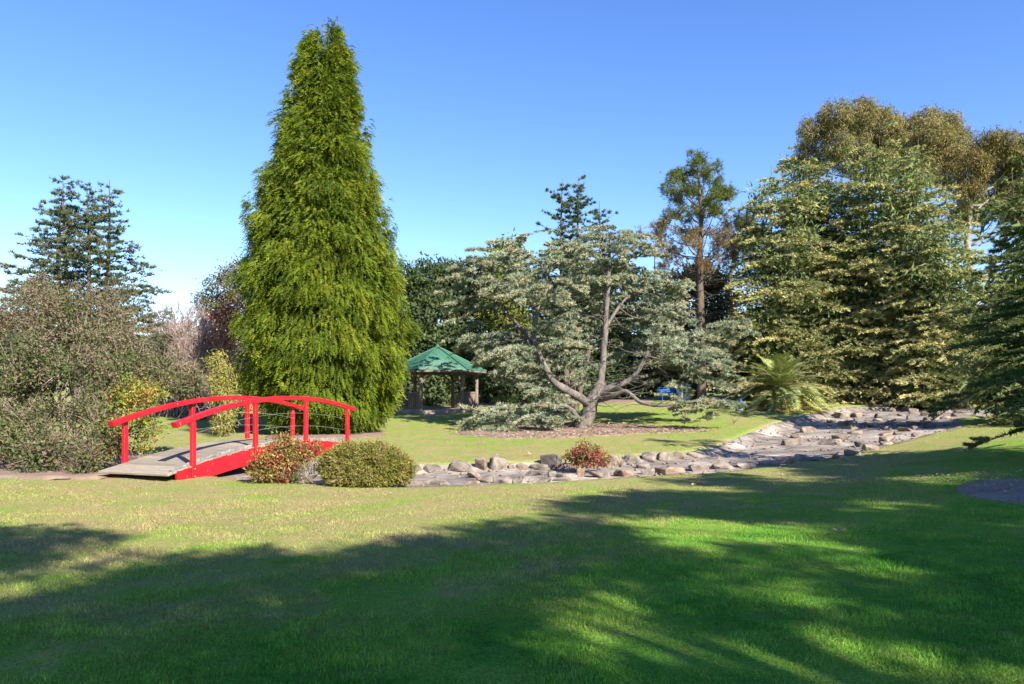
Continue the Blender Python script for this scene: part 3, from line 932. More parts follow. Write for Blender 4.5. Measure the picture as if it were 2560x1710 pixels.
slat = nrm(np.cross(sdir, out[ci] + R.normal(0, .35, (m_, 3))))
scol = ccol[ci] * (1 + R.normal(0, .14, (m_, 1)))
nbld = 6
bi = np.repeat(np.arange(m_), nbld); q = len(bi)
tt = np.tile(np.linspace(0, 1, nbld), m_); sg = np.tile([1, -1, 1, -1, 1, 0], m_)
ln = .16 * size[bi]
pos = s0[bi] + sdir[bi] * (tt * ln)[:, None] + np.array([0, 0, -1.]) * (.10 * tt * tt * size[bi])[:, None]
ax = nrm(sdir[bi] + slat[bi] * (sg * .62)[:, None] + R.normal(0, .13, (q, 3)))
sd = nrm(np.cross(ax, np.cross(sdir, slat)[bi] + R.normal(0, .25, (q, 3))))
ok = pos[:, 2] > gz(pos[:, 0], pos[:, 1]) + .04
lv.add(pos[ok], ax[ok], sd[ok], (.10 * size[bi] * (1.1 - .4 * tt))[ok], (.038 * R.uniform(.8, 1.2, q))[ok], (scol[bi] * (.9 + .25 * tt)[:, None])[ok])
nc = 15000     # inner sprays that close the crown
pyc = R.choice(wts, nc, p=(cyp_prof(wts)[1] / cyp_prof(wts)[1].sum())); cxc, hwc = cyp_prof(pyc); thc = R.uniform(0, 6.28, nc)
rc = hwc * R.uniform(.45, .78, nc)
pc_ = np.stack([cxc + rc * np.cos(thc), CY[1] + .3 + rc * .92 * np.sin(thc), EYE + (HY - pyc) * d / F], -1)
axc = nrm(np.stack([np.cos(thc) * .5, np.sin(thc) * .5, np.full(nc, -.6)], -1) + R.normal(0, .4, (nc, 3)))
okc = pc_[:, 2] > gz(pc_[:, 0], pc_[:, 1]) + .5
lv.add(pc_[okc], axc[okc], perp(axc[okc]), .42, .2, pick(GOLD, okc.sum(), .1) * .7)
tb = Tubes(sides=9)
tb.add(spline([CY + [0, 0, -.1], CY + [.05, .2, 3], CY + [0, .3, 8], CY + [-.1, .3, 13.6]], 14), np.linspace(.34, .03, 14), .04)
tb.add(spline([CY + [0.1, .3, 5], CY + [.35, .3, 9], CY + [.25, .3, 14]], 8), np.linspace(.16, .02, 8))
br = Tubes(sides=3)
for q in range(220):
    z = R.uniform(.6, 12.5); pyq = HY - (CY[2] + z - EYE) * F / d
    c0, h0 = cyp_prof(np.array([max(pyq, 125)])); a = R.uniform(0, 6.28)
    s0 = np.array([CY[0] * 1.0 + (c0[0] - CY[0]) * .6, CY[1] + .3, CY[2] + z])
    e = np.array([c0[0] + h0[0] * .8 * math.cos(a), CY[1] + .3 + h0[0] * .75 * math.sin(a), CY[2] + z + .35])
    br.add(spline([s0, (s0 + e) / 2 + [0, 0, -.12], e], 5), np.linspace(.035, .008, 5))
put(cyp, tb, M_BARK_BROWN, lv, M_LEAF, branches=br)

# ------------------------------------------------------------------ the spreading grey-green cedar
CB = G(1455, 1070); d0 = CB[1]
ced = tree('cedar_tree', CB, 'spreading grey-green cedar with low forked trunk in a mulch ring', 'tree')
def C1(x, y): return 1100 + x / 2.24, 420 + y / 2.24
def pc(x, y, dd=0.0): return P(*C1(x, y), d0 + dd)
limbs = {
    'trunk': ([CB + [0, 0, -.15], CB + [.02, 0, .15], pc(825, 1400), pc(845, 1320), pc(880, 1260), pc(900, 1200, .1)], [.42, .36, .31, .29, .27, .24]),
    'a': ([pc(895, 1240, .1), pc(905, 1150, .2), pc(915, 1040, .3), pc(925, 920, .3), pc(930, 800, .4), pc(940, 680, .4), pc(945, 560, .5), pc(950, 440, .5), pc(955, 360, .5)], [.22, .19, .175, .165, .15, .13, .10, .07, .03]),
    'b': ([pc(845, 1330), pc(790, 1290, -.3), pc(720, 1250, -.5), pc(640, 1200, -.6), pc(590, 1120, -.6), pc(550, 1030, -.5), pc(525, 930, -.4), pc(545, 800, -.3), pc(590, 700, -.2), pc(600, 600, 0)], [.24, .23, .21, .18, .165, .15, .13, .11, .08, .04]),
    'c': ([pc(880, 1270), pc(960, 1230, -.3), pc(1040, 1200, -.4), pc(1100, 1150, -.5), pc(1140, 1080, -.5), pc(1165, 1020, -.5), pc(1168, 940, -.4)], [.2, .17, .15, .13, .11, .09, .03]),
    'd': ([pc(885, 1300), pc(960, 1280, -.8), pc(1040, 1250, -1.2), pc(1120, 1310, -1.6), pc(1220, 1330, -1.8), pc(1330, 1320, -2), pc(1500, 1300, -2.2), pc(1640, 1310, -2.3)], [.18, .15, .12, .10, .085, .07, .05, .02]),
    'e': ([pc(900, 1250, .2), pc(980, 1210, .9), pc(1080, 1180, 1.6), pc(1200, 1150, 2.2), pc(1350, 1080, 2.6), pc(1500, 1040, 2.6)], [.16, .14, .12, .10, .07, .03]),
    'f': ([CB + [-.15, 0, .25], pc(770, 1400, -.3), pc(735, 1355, -.5), pc(680, 1330, -.8), pc(560, 1370, -1.2), pc(400, 1400, -1.4)], [.16, .13, .12, .09, .06, .03]),
    'g': ([pc(925, 900, .3), pc(1000, 780, .8), pc(1080, 700, 1.3), pc(1200, 640, 1.6)], [.10, .08, .06, .03]),
    'h': ([pc(560, 1040, -.5), pc(480, 930, .3), pc(380, 820, 1.0), pc(260, 700, 1.4), pc(170, 620, 1.5)], [.12, .10, .08, .05, .03]),
}
limb_pts = []; limb_low = []
for key, (pts, rad) in limbs.items():
    tb = Tubes(CB, 9); n = len(pts) * 4
    sp = spline(pts, n)
    tb.add(sp, np.interp(np.linspace(0, 1, n), np.linspace(0, 1, len(rad)), rad) * (1.0 if key == 'trunk' else .78), .09)
    link('trunk' if key == 'trunk' else 'limb', tb.mesh('limb'), M_BARK_GREY, ced)
    if key != 'trunk': limb_pts.append(sp); limb_low += [key in 'df'] * len(sp)
limb_pts = np.vstack(limb_pts); limb_low = np.array(limb_low)
pads = [  # crop pixel, half width, depth offset
    (950, 350, 110, .4), (800, 392, 130, .2), (1100, 382, 120, .6), (700, 425, 80, 0), (1205, 470, 70, .8), (1010, 420, 100, -.5), (860, 440, 110, -1),
    (450, 470, 150, .5), (300, 540, 150, .5), (160, 520, 90, .8), (550, 560, 150, -.5), (700, 610, 170, -1.2), (900, 560, 170, 1.2), (1050, 590, 150, .8), (1200, 640, 120, 1), (1330, 690, 90, 1.2), (760, 520, 130, .8), (620, 500, 110, 1.5),
    (150, 640, 120, 1.2), (300, 650, 150, -.5), (250, 740, 150, .5), (450, 720, 130, -1.2), (100, 720, 80, 1.5), (570, 680, 120, -1.8), (820, 680, 100, 1.6), (650, 700, 110, -2),
    (700, 880, 140, -1.2), (820, 900, 70, 1.2), (760, 930, 110, 1), (620, 890, 110, 1.5),
    (500, 990, 170, -1.2), (350, 960, 150, -.2), (200, 940, 120, 1), (250, 1030, 120, 0), (690, 1000, 140, .9), (380, 1080, 150, -1), (620, 1090, 90, 1.2), (740, 1080, 120, .8), (800, 1150, 70, 1), (480, 1180, 120, -.5), (700, 1180, 100, .9), (560, 1260, 110, -1.4), (660, 1290, 80, -1.6), (330, 1170, 110, 0),
    (450, 1370, 150, -1.2), (300, 1400, 130, -1.4), (550, 1425, 130, -1.9), (190, 1410, 80, -1.6), (650, 1400, 90, -1.7), (420, 1455, 110, -2.3), (340, 1350, 90, -.8),
    (1300, 950, 140, 1), (1450, 930, 150, .8), (1600, 900, 120, .5), (1690, 888, 60, .5), (1350, 1010, 150, -.6), (1500, 1050, 150, -.8), (1620, 1105, 110, -.8), (1300, 1085, 130, 1.2), (1450, 1130, 140, .2), (1590, 1180, 100, -.2), (1190, 930, 60, -.3), (1060, 1010, 110, 2.2), (1380, 1180, 110, 1.5),
    (1450, 1305, 110, -2.2), (1545, 1320, 95, -2.3), (1350, 1318, 50, -2.1), (1480, 1340, 80, -2.6),
    (1060, 740, 120, 1.6), (1140, 830, 120, 2), (1210, 760, 120, 1.8), (1010, 690, 90, 1.6), (1080, 900, 110, 2.4), (1260, 860, 110, 2.2),
]
# fuller foliage further back in the crown
env = [(120, 480, 560, 760), (350, 430, 1200, 720), (150, 780, 480, 1150), (550, 760, 860, 1120), (980, 640, 1400, 900), (1000, 900, 1600, 1150)]
for q in range(46):
    x0, y0, x1, y1 = env[q % len(env)]
    pads.append((R.uniform(x0, x1), R.uniform(y0, y1), R.uniform(80, 130), R.uniform(.8, 3.2)))
GREY = [(.25, .295, .20), (.215, .26, .175), (.285, .32, .215), (.17, .215, .14), (.31, .32, .215)]
TAN = [(.46, .40, .25), (.38, .35, .22)]
lv = Leaves(); br = Tubes(CB, 3)
for x, y, hw, dd in pads:
    c = pc(x, y, dd); r = hw / 2.24 * (d0 + dd) / F
    k = np.argmin(((limb_pts - c) ** 2).sum(1) + 3 * np.maximum(0, limb_pts[:, 2] - c[2]) ** 2 + 4 * np.maximum(0, c[2] - limb_pts[:, 2] - .6) ** 2 + 1e3 * (limb_low & (y < 1240)))
    lp = limb_pts[k]
    v = c - lp; vh = v[:2] / max(np.linalg.norm(v[:2]), .05); az0 = math.atan2(vh[1], vh[0])
    st = c - np.r_[vh, 0] * r * .75 + [0, 0, -.05]
    br.add(spline([lp, (lp + st) / 2 + [0, 0, -.1 + R.normal(0, .08)], st], 7), np.linspace(.05, .022, 7))
    for q in range(5):
        a = az0 + R.normal(0, .7)
        L = r * R.uniform(1.2, 1.95)
        s0 = st + np.array([R.normal(0, .35 * r), R.normal(0, .35 * r), R.normal(.0, .24)])
        fan(lv, s0, a, L, L * .40, R.uniform(-.1, .45), R.uniform(.05, .5), int(100 * L) + 35, GREY, TAN, .14, .036, 4, br, .014, up=.3, tipstart=.68, align=.8, scat=.5, hang=.22)
# bare dead twigs inside the crown
for q in range(240):
    lp = limb_pts[R.integers(len(limb_pts))]
    a = R.uniform(0, 6.28); L = R.uniform(.5, 1.6)
    e = lp + np.array([math.cos(a) * L, math.sin(a) * L, R.uniform(-.3, .4) * L])
    br.add(spline([lp, (lp + e) / 2 + R.normal(0, .08, 3), e], 6), np.linspace(.018, .004, 6))
link('branches', br.mesh('branches'), M_BARK_GREY, ced)
lv.o = CB; link('crown', lv.mesh('crown'), M_NEEDLE, ced)

# ------------------------------------------------------------------ conical cedars
def deodar(name, base, label, leaders, cols, tip, rprof, group=None, dens=1.0, tl=.16, tw=.05, nb=11, rise=(.15, .35), droop=(.15, .4), m=3, bark=M_BARK_BROWN, zmin=.3, azfun=None, wfac=.34, gap=0.0, tipstart=.6, hfac=1.0, trunk_r=1.0, fill=False, jit=.4, **fk):
    """leaders: (x offset, y offset, height); rprof(h fraction) gives the bough length"""
    root = tree(name, base, label, 'tree', group)
    lv = Leaves(); tb = Tubes(sides=7); br = Tubes(sides=3)
    for lx, ly, H in leaders:
        sp = spline([base + [lx * .15, ly * .15, -.2], base + [lx * .7, ly * .7, H * .35], base + [lx, ly, H * .7], base + [lx + R.normal(0, .1), ly, H]], 16)
        tb.add(sp, np.linspace(.045 * H ** .85 * .55 * trunk_r, .012, 16), .03)
        if fill:
            for ff in np.linspace(.08, .86, 7):
                zc_ = H * ff; rr_ = rprof(ff) * .52
                pc0 = np.array([np.interp(zc_, sp[:, 2] - base[2], sp[:, j]) for j in range(3)])
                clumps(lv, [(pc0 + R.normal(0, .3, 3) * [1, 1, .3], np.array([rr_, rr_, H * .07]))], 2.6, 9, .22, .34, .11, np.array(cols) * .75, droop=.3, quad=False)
        z = zmin
        while z < H * .985:
            fr = z / H
            nb_ = max(2, int(round(nb * (.45 + .55 * (1 - fr)))))
            a0 = R.uniform(0, 6.28)
            for q in range(nb_):
                a = a0 + q * 2 * math.pi / nb_ + R.normal(0, .25)
                if azfun is not None and R.random() > azfun(a, fr, lx): continue
                if R.random() < gap: continue
                L = rprof(fr) * R.uniform(.45, 1.18)
                if L < .12: L = .12
                p0 = np.array([np.interp(z, sp[:, 2] - base[2], sp[:, j]) for j in range(3)]) + [0, 0, R.uniform(-jit, jit)]
                fan(lv, p0, a, L, L * wfac + .08, R.uniform(*rise), R.uniform(*droop), int((60 * L + 22 * L * L) * dens) + 8, cols, tip, tl, tw, m, br, .012 + .009 * L, t0=.06 if L < 2.2 else .14, tipstart=tipstart, **fk)
            z += R.uniform(.32, .6) * hfac * (.75 + .5 * (1 - fr))
    put(root, tb, bark, lv, M_NEEDLE, branches=br)
    return root, lv
DARKGREEN = [(.065, .098, .048), (.085, .118, .058), (.10, .13, .062), (.058, .085, .05)]
# left, multi-leader, above the big shrub
LB = on((215 - 1280) * 36 / F, 36.0)
kx = 36 / F
def topz(py, dd, b): return EYE + (HY - py) * dd / F - b[2]
deodar('cedar_tree', LB, 'dark multi-stemmed cedar with ragged tips above the big left shrub',
       [((135 - 215) * kx, .3, topz(470, 36, LB)), ((168 - 215) * kx, -.2, topz(442, 36, LB)), ((208 - 215) * kx, .5, topz(452, 36, LB)), ((275 - 215) * kx, -.1, topz(450, 36, LB)), ((240 - 215) * kx, -.6, topz(525, 36, LB))],
       DARKGREEN, [(.15, .12, .07), (.12, .12, .06)], lambda f: 5.0 * (1 - f) ** .85 + .25, dens=.42, tl=.16, tw=.046, nb=7, rise=(.1, .5), droop=(-.1, .3), m=3, zmin=3.2,
       azfun=lambda a, f, lx: 1.0 if math.cos(a) * lx > -.1 or f > .75 else .35, gap=.05, wfac=.26)
SB = on((35 - 1280) * 40 / F, 40.0)
deodar('cedar_tree', SB, 'small dark cedar tip showing at the left edge above the shrub', [(0, 0, topz(680, 40, SB)), (1.1, .4, topz(705, 40, SB))], DARKGREEN, None, lambda f: 2.2 * (1 - f) ** .9 + .2, dens=.55, nb=6, zmin=2.0)

GRN = [(.175, .22, .085), (.215, .255, .10), (.14, .19, .07), (.25, .27, .11)]
GLD = [(.68, .54, .25), (.58, .49, .23), (.48, .43, .19)]
for (px, dd, tops, rad, lab) in [
    (1990, 46, [(1918, 425, -.8), (1981, 378, 0), (2022, 366, .5), (1890, 560, -1.0), (2080, 420, -1.2), (1960, 470, -2.0), (2050, 400, .6)], 4.6, 'golden-tipped deodar cedar left of the right-hand group, behind the palm'),
    (2200, 45, [(2110, 430, .4), (2203, 336, 0), (2255, 390, .6), (2150, 400, -1.0), (2240, 470, -2.2)], 4.8, 'tallest golden-tipped deodar cedar, behind the dry basin'),
    (2350, 42, [(2292, 345, 0), (2370, 470, .4), (2330, 560, -1.6)], 4.4, 'golden-green deodar cedar at the right end, behind the basin'),
    (2570, 27, [(2540, 420, 0), (2600, 330, .4), (2490, 640, -.4)], 2.6, 'green deodar cedar at the right edge between the basin and the dark boughs')]:
    b = on((px - 1280) * dd / F, float(dd))
    near = dd < 30
    deodar('cedar_tree', b, lab, [((tx - px) * dd / F, oy, topz(ty, dd, b)) for tx, ty, oy in tops], GRN, GLD if not near else [(.25, .24, .10)], lambda f, r=rad: r * (1 - f) ** .48 * (.85 + .15 * math.sin(f * 31)) + .3,
           'deodar cedars behind the basin', dens=.42 if not near else .85, tl=.19 if not near else .13, tw=.055 if not near else .045, nb=7, rise=(-.05, .5), droop=(.1, .7), jit=.9, zmin=.5, m=4, gap=.1, wfac=.40, tipstart=.42, hfac=1.15, trunk_r=.32, fill=True, align=.95, scat=.38, up=.15, hang=.2,
           azfun=lambda a, f, lx: (1.0 if math.cos(a) * lx > -.5 else .25) * (1.0 if math.sin(a) < .5 else .45))
# thin leaders behind the spreading cedar
TB = on((1425 - 1280) * 41 / F, 41.0)
deodar('cedar_tree', TB, 'thin open cedar leaders rising behind the spreading cedar', [((1402 - 1425) * 41 / F, 0, topz(445, 41, TB)), ((1445 - 1425) * 41 / F, .4, topz(436, 41, TB)), ((1500 - 1425) * 41 / F, .2, topz(500, 41, TB))],
       DARKGREEN + [(.09, .12, .075)], None, lambda f: 2.9 * (1 - f) ** .7 + .2, dens=.9, nb=7, rise=(.2, .7), droop=(-.1, .2), zmin=4.5, gap=.15, wfac=.2, tl=.14, tw=.04)

# near cedar whose boughs reach into the right edge of the picture
NB = on(12.3, 15.6)
def near_len(f): return (3.3 * (1 - f) ** .6 + .3) * (.78 if f < .16 else 1.0)
deodar('cedar_tree', NB, 'dark cedar at the right edge with low boughs over the lawn', [(0, 0, 8.6)],
       [(.040, .085, .026), (.058, .105, .030), (.075, .12, .036)], [(.12, .13, .05)], near_len, dens=3.0, tl=.09, tw=.024, nb=10, rise=(.0, .25), droop=(.15, .5), zmin=.5, m=3, gap=.12, align=.7, scat=.5, up=.3,
       azfun=lambda a, f, lx: 1.0 if (math.cos(a) < -.1 and abs(math.sin(a)) < .9) else .12, wfac=.34, hfac=.9)

# ------------------------------------------------------------------ pine
PB = on((1755 - 1280) * 46 / F, 46.0)
pine = tree('pine_tree', PB, 'tall open pine with green top and browning lower boughs', 'tree')
k_ = 46 / F
def pp(px, py, dd=0.): return P(px, py, 46 + dd)
tb = Tubes(sides=8)
tsp = spline([PB + [0, 0, -.2], pp(1752, 830), pp(1750, 650), pp(1753, 560), pp(1748, 470), pp(1742, 400)], 22)
tb.add(tsp, np.linspace(.30, .03, 22), .03)
br = Tubes(sides=5); lv = Leaves()
GP = [(.095, .115, .028), (.12, .14, .032), (.075, .10, .026)]; BP = [(.21, .13, .065), (.26, .17, .09), (.17, .12, .05)]
tips = [(1742, 398, 0), (1728, 420, .4), (1765, 425, -.3), (1700, 445, .5), (1715, 470, -.5), (1690, 455, 0), (1745, 450, .3), (1780, 455, .4), (1798, 470, 0), (1770, 490, -.6), (1735, 500, .6), (1700, 500, .2), (1685, 480, -.4), (1805, 500, .3), (1790, 520, -.5), (1760, 530, .7), (1720, 530, -.6), (1815, 480, .2), (1660, 555, .5), (1650, 580, 0), (1675, 570, -.4), (1690, 540, .3), (1810, 540, -.3), (1825, 560, .4),
        (1800, 590, 0), (1820, 600, -.6), (1770, 580, .6), (1705, 590, -.5), (1680, 620, .4), (1655, 610, -.3), (1730, 610, .7), (1790, 630, .2), (1815, 640, -.2), (1700, 650, .5), (1775, 660, -.5), (1740, 680, .6), (1680, 680, 0), (1720, 570, .9), (1755, 610, -.8), (1670, 640, .6), (1830, 610, .3)]
for x, y, dd in tips:
    e = pp(x, y, dd * 2.2)
    zz = e[2] - R.uniform(.6, 1.7)
    p0 = np.array([np.interp(zz, tsp[:, 2], tsp[:, j]) for j in range(3)])
    br.add(spline([p0, (p0 + e) / 2 + [0, 0, -.25], e], 8), np.linspace(.055, .014, 8))
    brown = np.clip((y - 520) / 90, 0, 1)
    nt_ = int(32 * (1 - .35 * brown))
    for q in range(5):
        c = e + R.normal(0, .42, 3) * [1, 1, .7]
        br.add([(p0 + e) / 2 * .35 + e * .65, c], [.012, .006])
        cc = c + R.normal(0, .16, (nt_, 3))
        m_ = 9; idx = np.repeat(np.arange(nt_), m_)
        ax = nrm(nrm(cc - p0)[idx] * .5 + [0, 0, .25] + R.normal(0, .65, (nt_ * m_, 3)))
        bsel = (R.random(nt_) < brown * .9)[idx][:, None]
        col = np.where(bsel, pick(BP, nt_ * m_), pick(GP, nt_ * m_))
        lv.add(cc[idx], ax, perp(ax), .26 * R.uniform(.7, 1.2, nt_ * m_), .024, col)
for q in range(60):
    zz = R.uniform(PB[2] + 5, PB[2] + 10.5); p0 = np.array([np.interp(zz, tsp[:, 2], tsp[:, j]) for j in range(3)])
    a = R.uniform(0, 6.28); L = R.uniform(.6, 2.0); e = p0 + [math.cos(a) * L, math.sin(a) * L, R.uniform(-.3, .35) * L]
    br.add(spline([p0, (p0 + e) / 2 + R.normal(0, .1, 3), e], 6), np.linspace(.022, .005, 6))
put(pine, tb, M_BARK_BROWN, lv, M_NEEDLE, branches=br)

# ------------------------------------------------------------------ eucalypts
def C3(x, y): return 1780 + x / 2.904, 220 + y / 2.904
def gum(px, dd, ells, label, cols, dens=4.2):
    b = on((px - 1280) * dd / F, float(dd))
    root = tree('gum_tree', b, label, 'tree', 'gum trees behind the cedars')
    lv = Leaves(); tb = Tubes(sides=8); br = Tubes(sides=5)
    cs = []
    for x, y, r in ells:
        q = P(*C3(x, y), dd + R.normal(0, 1.6)); rr = r / 2.904 * dd / F
        cs.append((q, rr * np.array([1.0, 1.0, .85])))
    topz_ = max(c[0][2] for c in cs)
    H = topz_ - b[2]
    sp = spline([b + [0, 0, -.3], b + [.4, 0, H * .3], b + [-.2, .3, H * .6], b + [.2, 0, H * .85]], 14)
    tb.add(sp, np.linspace(.5, .12, 14), .03)
    for q, r in cs:
        zz = min(q[2] - 1.5, sp[-1, 2]); zz = max(zz - R.uniform(0, 2.5), b[2] + H * .3)
        p0 = np.array([np.interp(zz, sp[:, 2], sp[:, j]) for j in range(3)])
        br.add(spline([p0, (p0 * .5 + q * .5) + [0, 0, -.5] + R.normal(0, .3, 3), q], 9), np.linspace(.08, .02, 9))
        for w in range(7):
            e = q + rand_dirs(1)[0] * r * .85
            br.add([q + [0, 0, -.3], (q + e) / 2 + [0, 0, .1], e], [.035, .025, .01])
    clumps(lv, cs, dens, 44, .24, .28, .065, cols, droop=.75, depth=.22, outw=.3, quad=False, lump=.10)
    put(root, tb, M_BARK_PALE, lv, M_LEAF, branches=br)
    return lv
GUMC = [(.20, .165, .065), (.165, .15, .062), (.235, .18, .075), (.14, .14, .058)]
gum(2170, 64, [(720, 300, 85), (900, 205, 110), (1080, 185, 115), (1220, 205, 90), (700, 430, 75), (900, 400, 110), (1050, 400, 85), (830, 290, 70), (1250, 300, 130), (1400, 300, 110), (1550, 250, 110), (1680, 275, 115), (1600, 350, 130), (1750, 380, 130), (1850, 470, 100), (1600, 480, 130), (1400, 430, 110), (640, 520, 60), (560, 560, 50), (1750, 500, 110), (1000, 520, 110), (1200, 430, 110), (800, 520, 90), (1250, 560, 120), (1500, 600, 120), (1720, 640, 110), (1050, 280, 90)], 'tall brown-green gum tree with a domed crown behind the cedars', GUMC)
gum(2430, 58, [(2000, 400, 95), (2110, 420, 120), (1900, 560, 110), (2050, 600, 130), (1850, 740, 110), (1950, 880, 120), (2110, 800, 120), (2200, 650, 120), (1800, 900, 80), (2210, 900, 110), (2240, 480, 120), (2330, 560, 130), (2330, 760, 130)], 'darker gum tree with hanging foliage at the right, behind the cedars', [(.165, .125, .045), (.135, .11, .042), (.19, .14, .05), (.11, .10, .04)])
gum(1835, 60, [(240, 1000, 70), (180, 1100, 50), (260, 930, 40), (120, 1350, 42), (150, 1200, 40), (330, 880, 45), (300, 1050, 60), (250, 1150, 60)], 'small gum tree between the pine and the golden-tipped cedar', [(.10, .105, .05), (.13, .12, .06), (.085, .09, .045)])

# ------------------------------------------------------------------ shrubs and background trees
def shrub(name, label, ells, cols, cat='shrub', per_m2=14, leaves=14, sub=.11, L=.10, W=.05, mat=None, droop=.1, trunk_at=None, bark=None, group=None, twigs=0, tr=.04, quad=True, depth=.25, lump=.16, outw=.5, twig_len=.5, lumps=None, high=None, split_z=0.0):
    cs = [(P(px, py, dd), np.array([r * dd / F, r * dd / F * ry, r * dd / F * rz])) for px, py, r, dd, ry, rz in [(*e, 1.0, .85)[:6] if len(e) == 4 else e for e in ells]]
    cen = np.mean([c for c, r in cs], 0)
    cs0 = cs
    if lumps: cs = lumpify(cs, *lumps)
    bxy = trunk_at if trunk_at is not None else cen[:2]
    b = on(*bxy)
    root = tree(name, b, label, cat, group)
    lv = Leaves(); br = Tubes(sides=5)
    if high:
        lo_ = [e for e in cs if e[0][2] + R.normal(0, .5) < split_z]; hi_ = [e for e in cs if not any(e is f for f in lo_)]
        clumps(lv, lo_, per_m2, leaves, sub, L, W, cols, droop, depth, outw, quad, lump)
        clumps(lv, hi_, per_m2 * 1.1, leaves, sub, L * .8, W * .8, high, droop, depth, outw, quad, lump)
        for c, r in cs:      # fine bare shoots that stand out of the leaves
            k = 24; dr = rand_dirs(k); p0 = c + dr * r * R.uniform(.5, .95, (k, 1))
            a_ = nrm(dr + [0, 0, .5] + R.normal(0, .4, (k, 3)))
            okk = p0[:, 2] > gz(p0[:, 0], p0[:, 1]) + .1
            lv.add(p0[okk], a_[okk], perp(a_[okk]), .38 * R.uniform(.5, 1.3, okk.sum()), .013, pick([(.30, .22, .17), (.22, .16, .12)], okk.sum()))
    else:
        clumps(lv, cs, per_m2, leaves, sub, L, W, cols, droop, depth, outw, quad, lump)
    for c, r in cs0:
        mid = (b + c) / 2 + R.normal(0, .1, 3); 
        br.add(spline([b + [R.normal(0, .12), R.normal(0, .12), -.05], mid, c], 7), np.linspace(tr, tr * .3, 7))
        for q in range(max(4, twigs)):
            e = c + rand_dirs(1)[0] * r * R.uniform(.7, 1.0 + twig_len * .2)
            br.add([c, (c + e) / 2 + R.normal(0, .04, 3), e], [tr * .3, tr * .2, tr * .08])
    br.o = b; link('stems', br.mesh('stems'), bark or M_BARK_BROWN, root)
    lv.o = b; link('crown' if cat == 'tree' else 'foliage', lv.mesh('crown'), mat or M_LEAF, root)
    return lv
OLIVE = [(.105, .118, .045), (.08, .105, .036), (.13, .12, .06), (.062, .09, .03), (.17, .135, .09), (.11, .12, .042)]
shrub('tall_shrub', 'huge olive-brown rounded shrub filling the left side beside the bridge',
      [(60, 790, 105, 21), (165, 775, 100, 20.5), (255, 785, 95, 20), (325, 862, 84, 19.6), (420, 925, 62, 20), (478, 948, 40, 20.5), (40, 930, 130, 19), (170, 915, 130, 18.6), (290, 940, 110, 18.4), (390, 950, 62, 19.4), (60, 1060, 120, 17.7), (180, 1060, 110, 17.5), (265, 1085, 75, 17.4), (100, 1130, 75, 16.9), (220, 1140, 55, 16.9), (-110, 880, 190, 20), (-60, 1080, 120, 17.8), (460, 955, 40, 19.8)],
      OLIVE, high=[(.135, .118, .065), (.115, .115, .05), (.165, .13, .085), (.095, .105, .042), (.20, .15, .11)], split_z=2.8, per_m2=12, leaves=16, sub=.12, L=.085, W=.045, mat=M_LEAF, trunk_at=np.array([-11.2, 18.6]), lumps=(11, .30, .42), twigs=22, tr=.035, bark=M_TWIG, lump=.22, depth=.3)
shrub('leafy_shrub', 'yellow and green leafy shrub tangled with the bridge rail at the far left post', [(330, 975, 42, 17.6), (375, 985, 38, 17.8), (290, 1000, 30, 17.4), (345, 1060, 34, 17.4), (380, 1080, 32, 17.8), (285, 1060, 28, 17.1), (275, 1125, 24, 16.9), (350, 1120, 25, 17.5)],
      [(.24, .24, .03), (.15, .20, .035), (.30, .22, .04), (.10, .16, .03), (.32, .15, .05)], per_m2=34, leaves=12, sub=.07, L=.085, W=.03, twigs=8, tr=.015, trunk_at=np.array([-8.75, 17.3]))
# behind the bridge, left of the tall conifer
shrub('leafy_tree', 'brown-green tree rising at the left edge of the tall conifer', [(560, 720, 45, 46), (600, 690, 50, 46), (525, 770, 35, 46), (590, 780, 60, 46), (545, 830, 50, 46), (620, 850, 60, 46), (505, 745, 18, 46)], [(.10, .115, .045), (.16, .13, .09), (.085, .10, .04), (.19, .155, .11)], 'tree', 9, 14, .18, .18, .08, tr=.1)
shrub('red_leaved_shrub', 'shrub with dark red autumn leaves at the left of the tall conifer', [(560, 800, 34, 36), (585, 770, 30, 36), (590, 830, 36, 36), (555, 850, 28, 36)], [(.34, .045, .035), (.42, .08, .06), (.25, .06, .05), (.36, .19, .11)], per_m2=11, leaves=12, sub=.14, L=.13, W=.07, twigs=14, bark=M_TWIG)
shrub('golden_shrub', 'pale yellow feathery shrub left of the tall conifer above the rail', [(548, 905, 26, 27.6), (570, 935, 30, 27.6), (536, 945, 20, 27.6), (574, 985, 30, 27.4), (552, 985, 24, 27.4), (566, 1030, 28, 27.2), (560, 1062, 22, 27.1)], [(.32, .27, .065), (.28, .26, .07), (.21, .22, .05), (.35, .30, .11)], per_m2=26, leaves=14, sub=.11, L=.14, W=.03, droop=.5, quad=False)
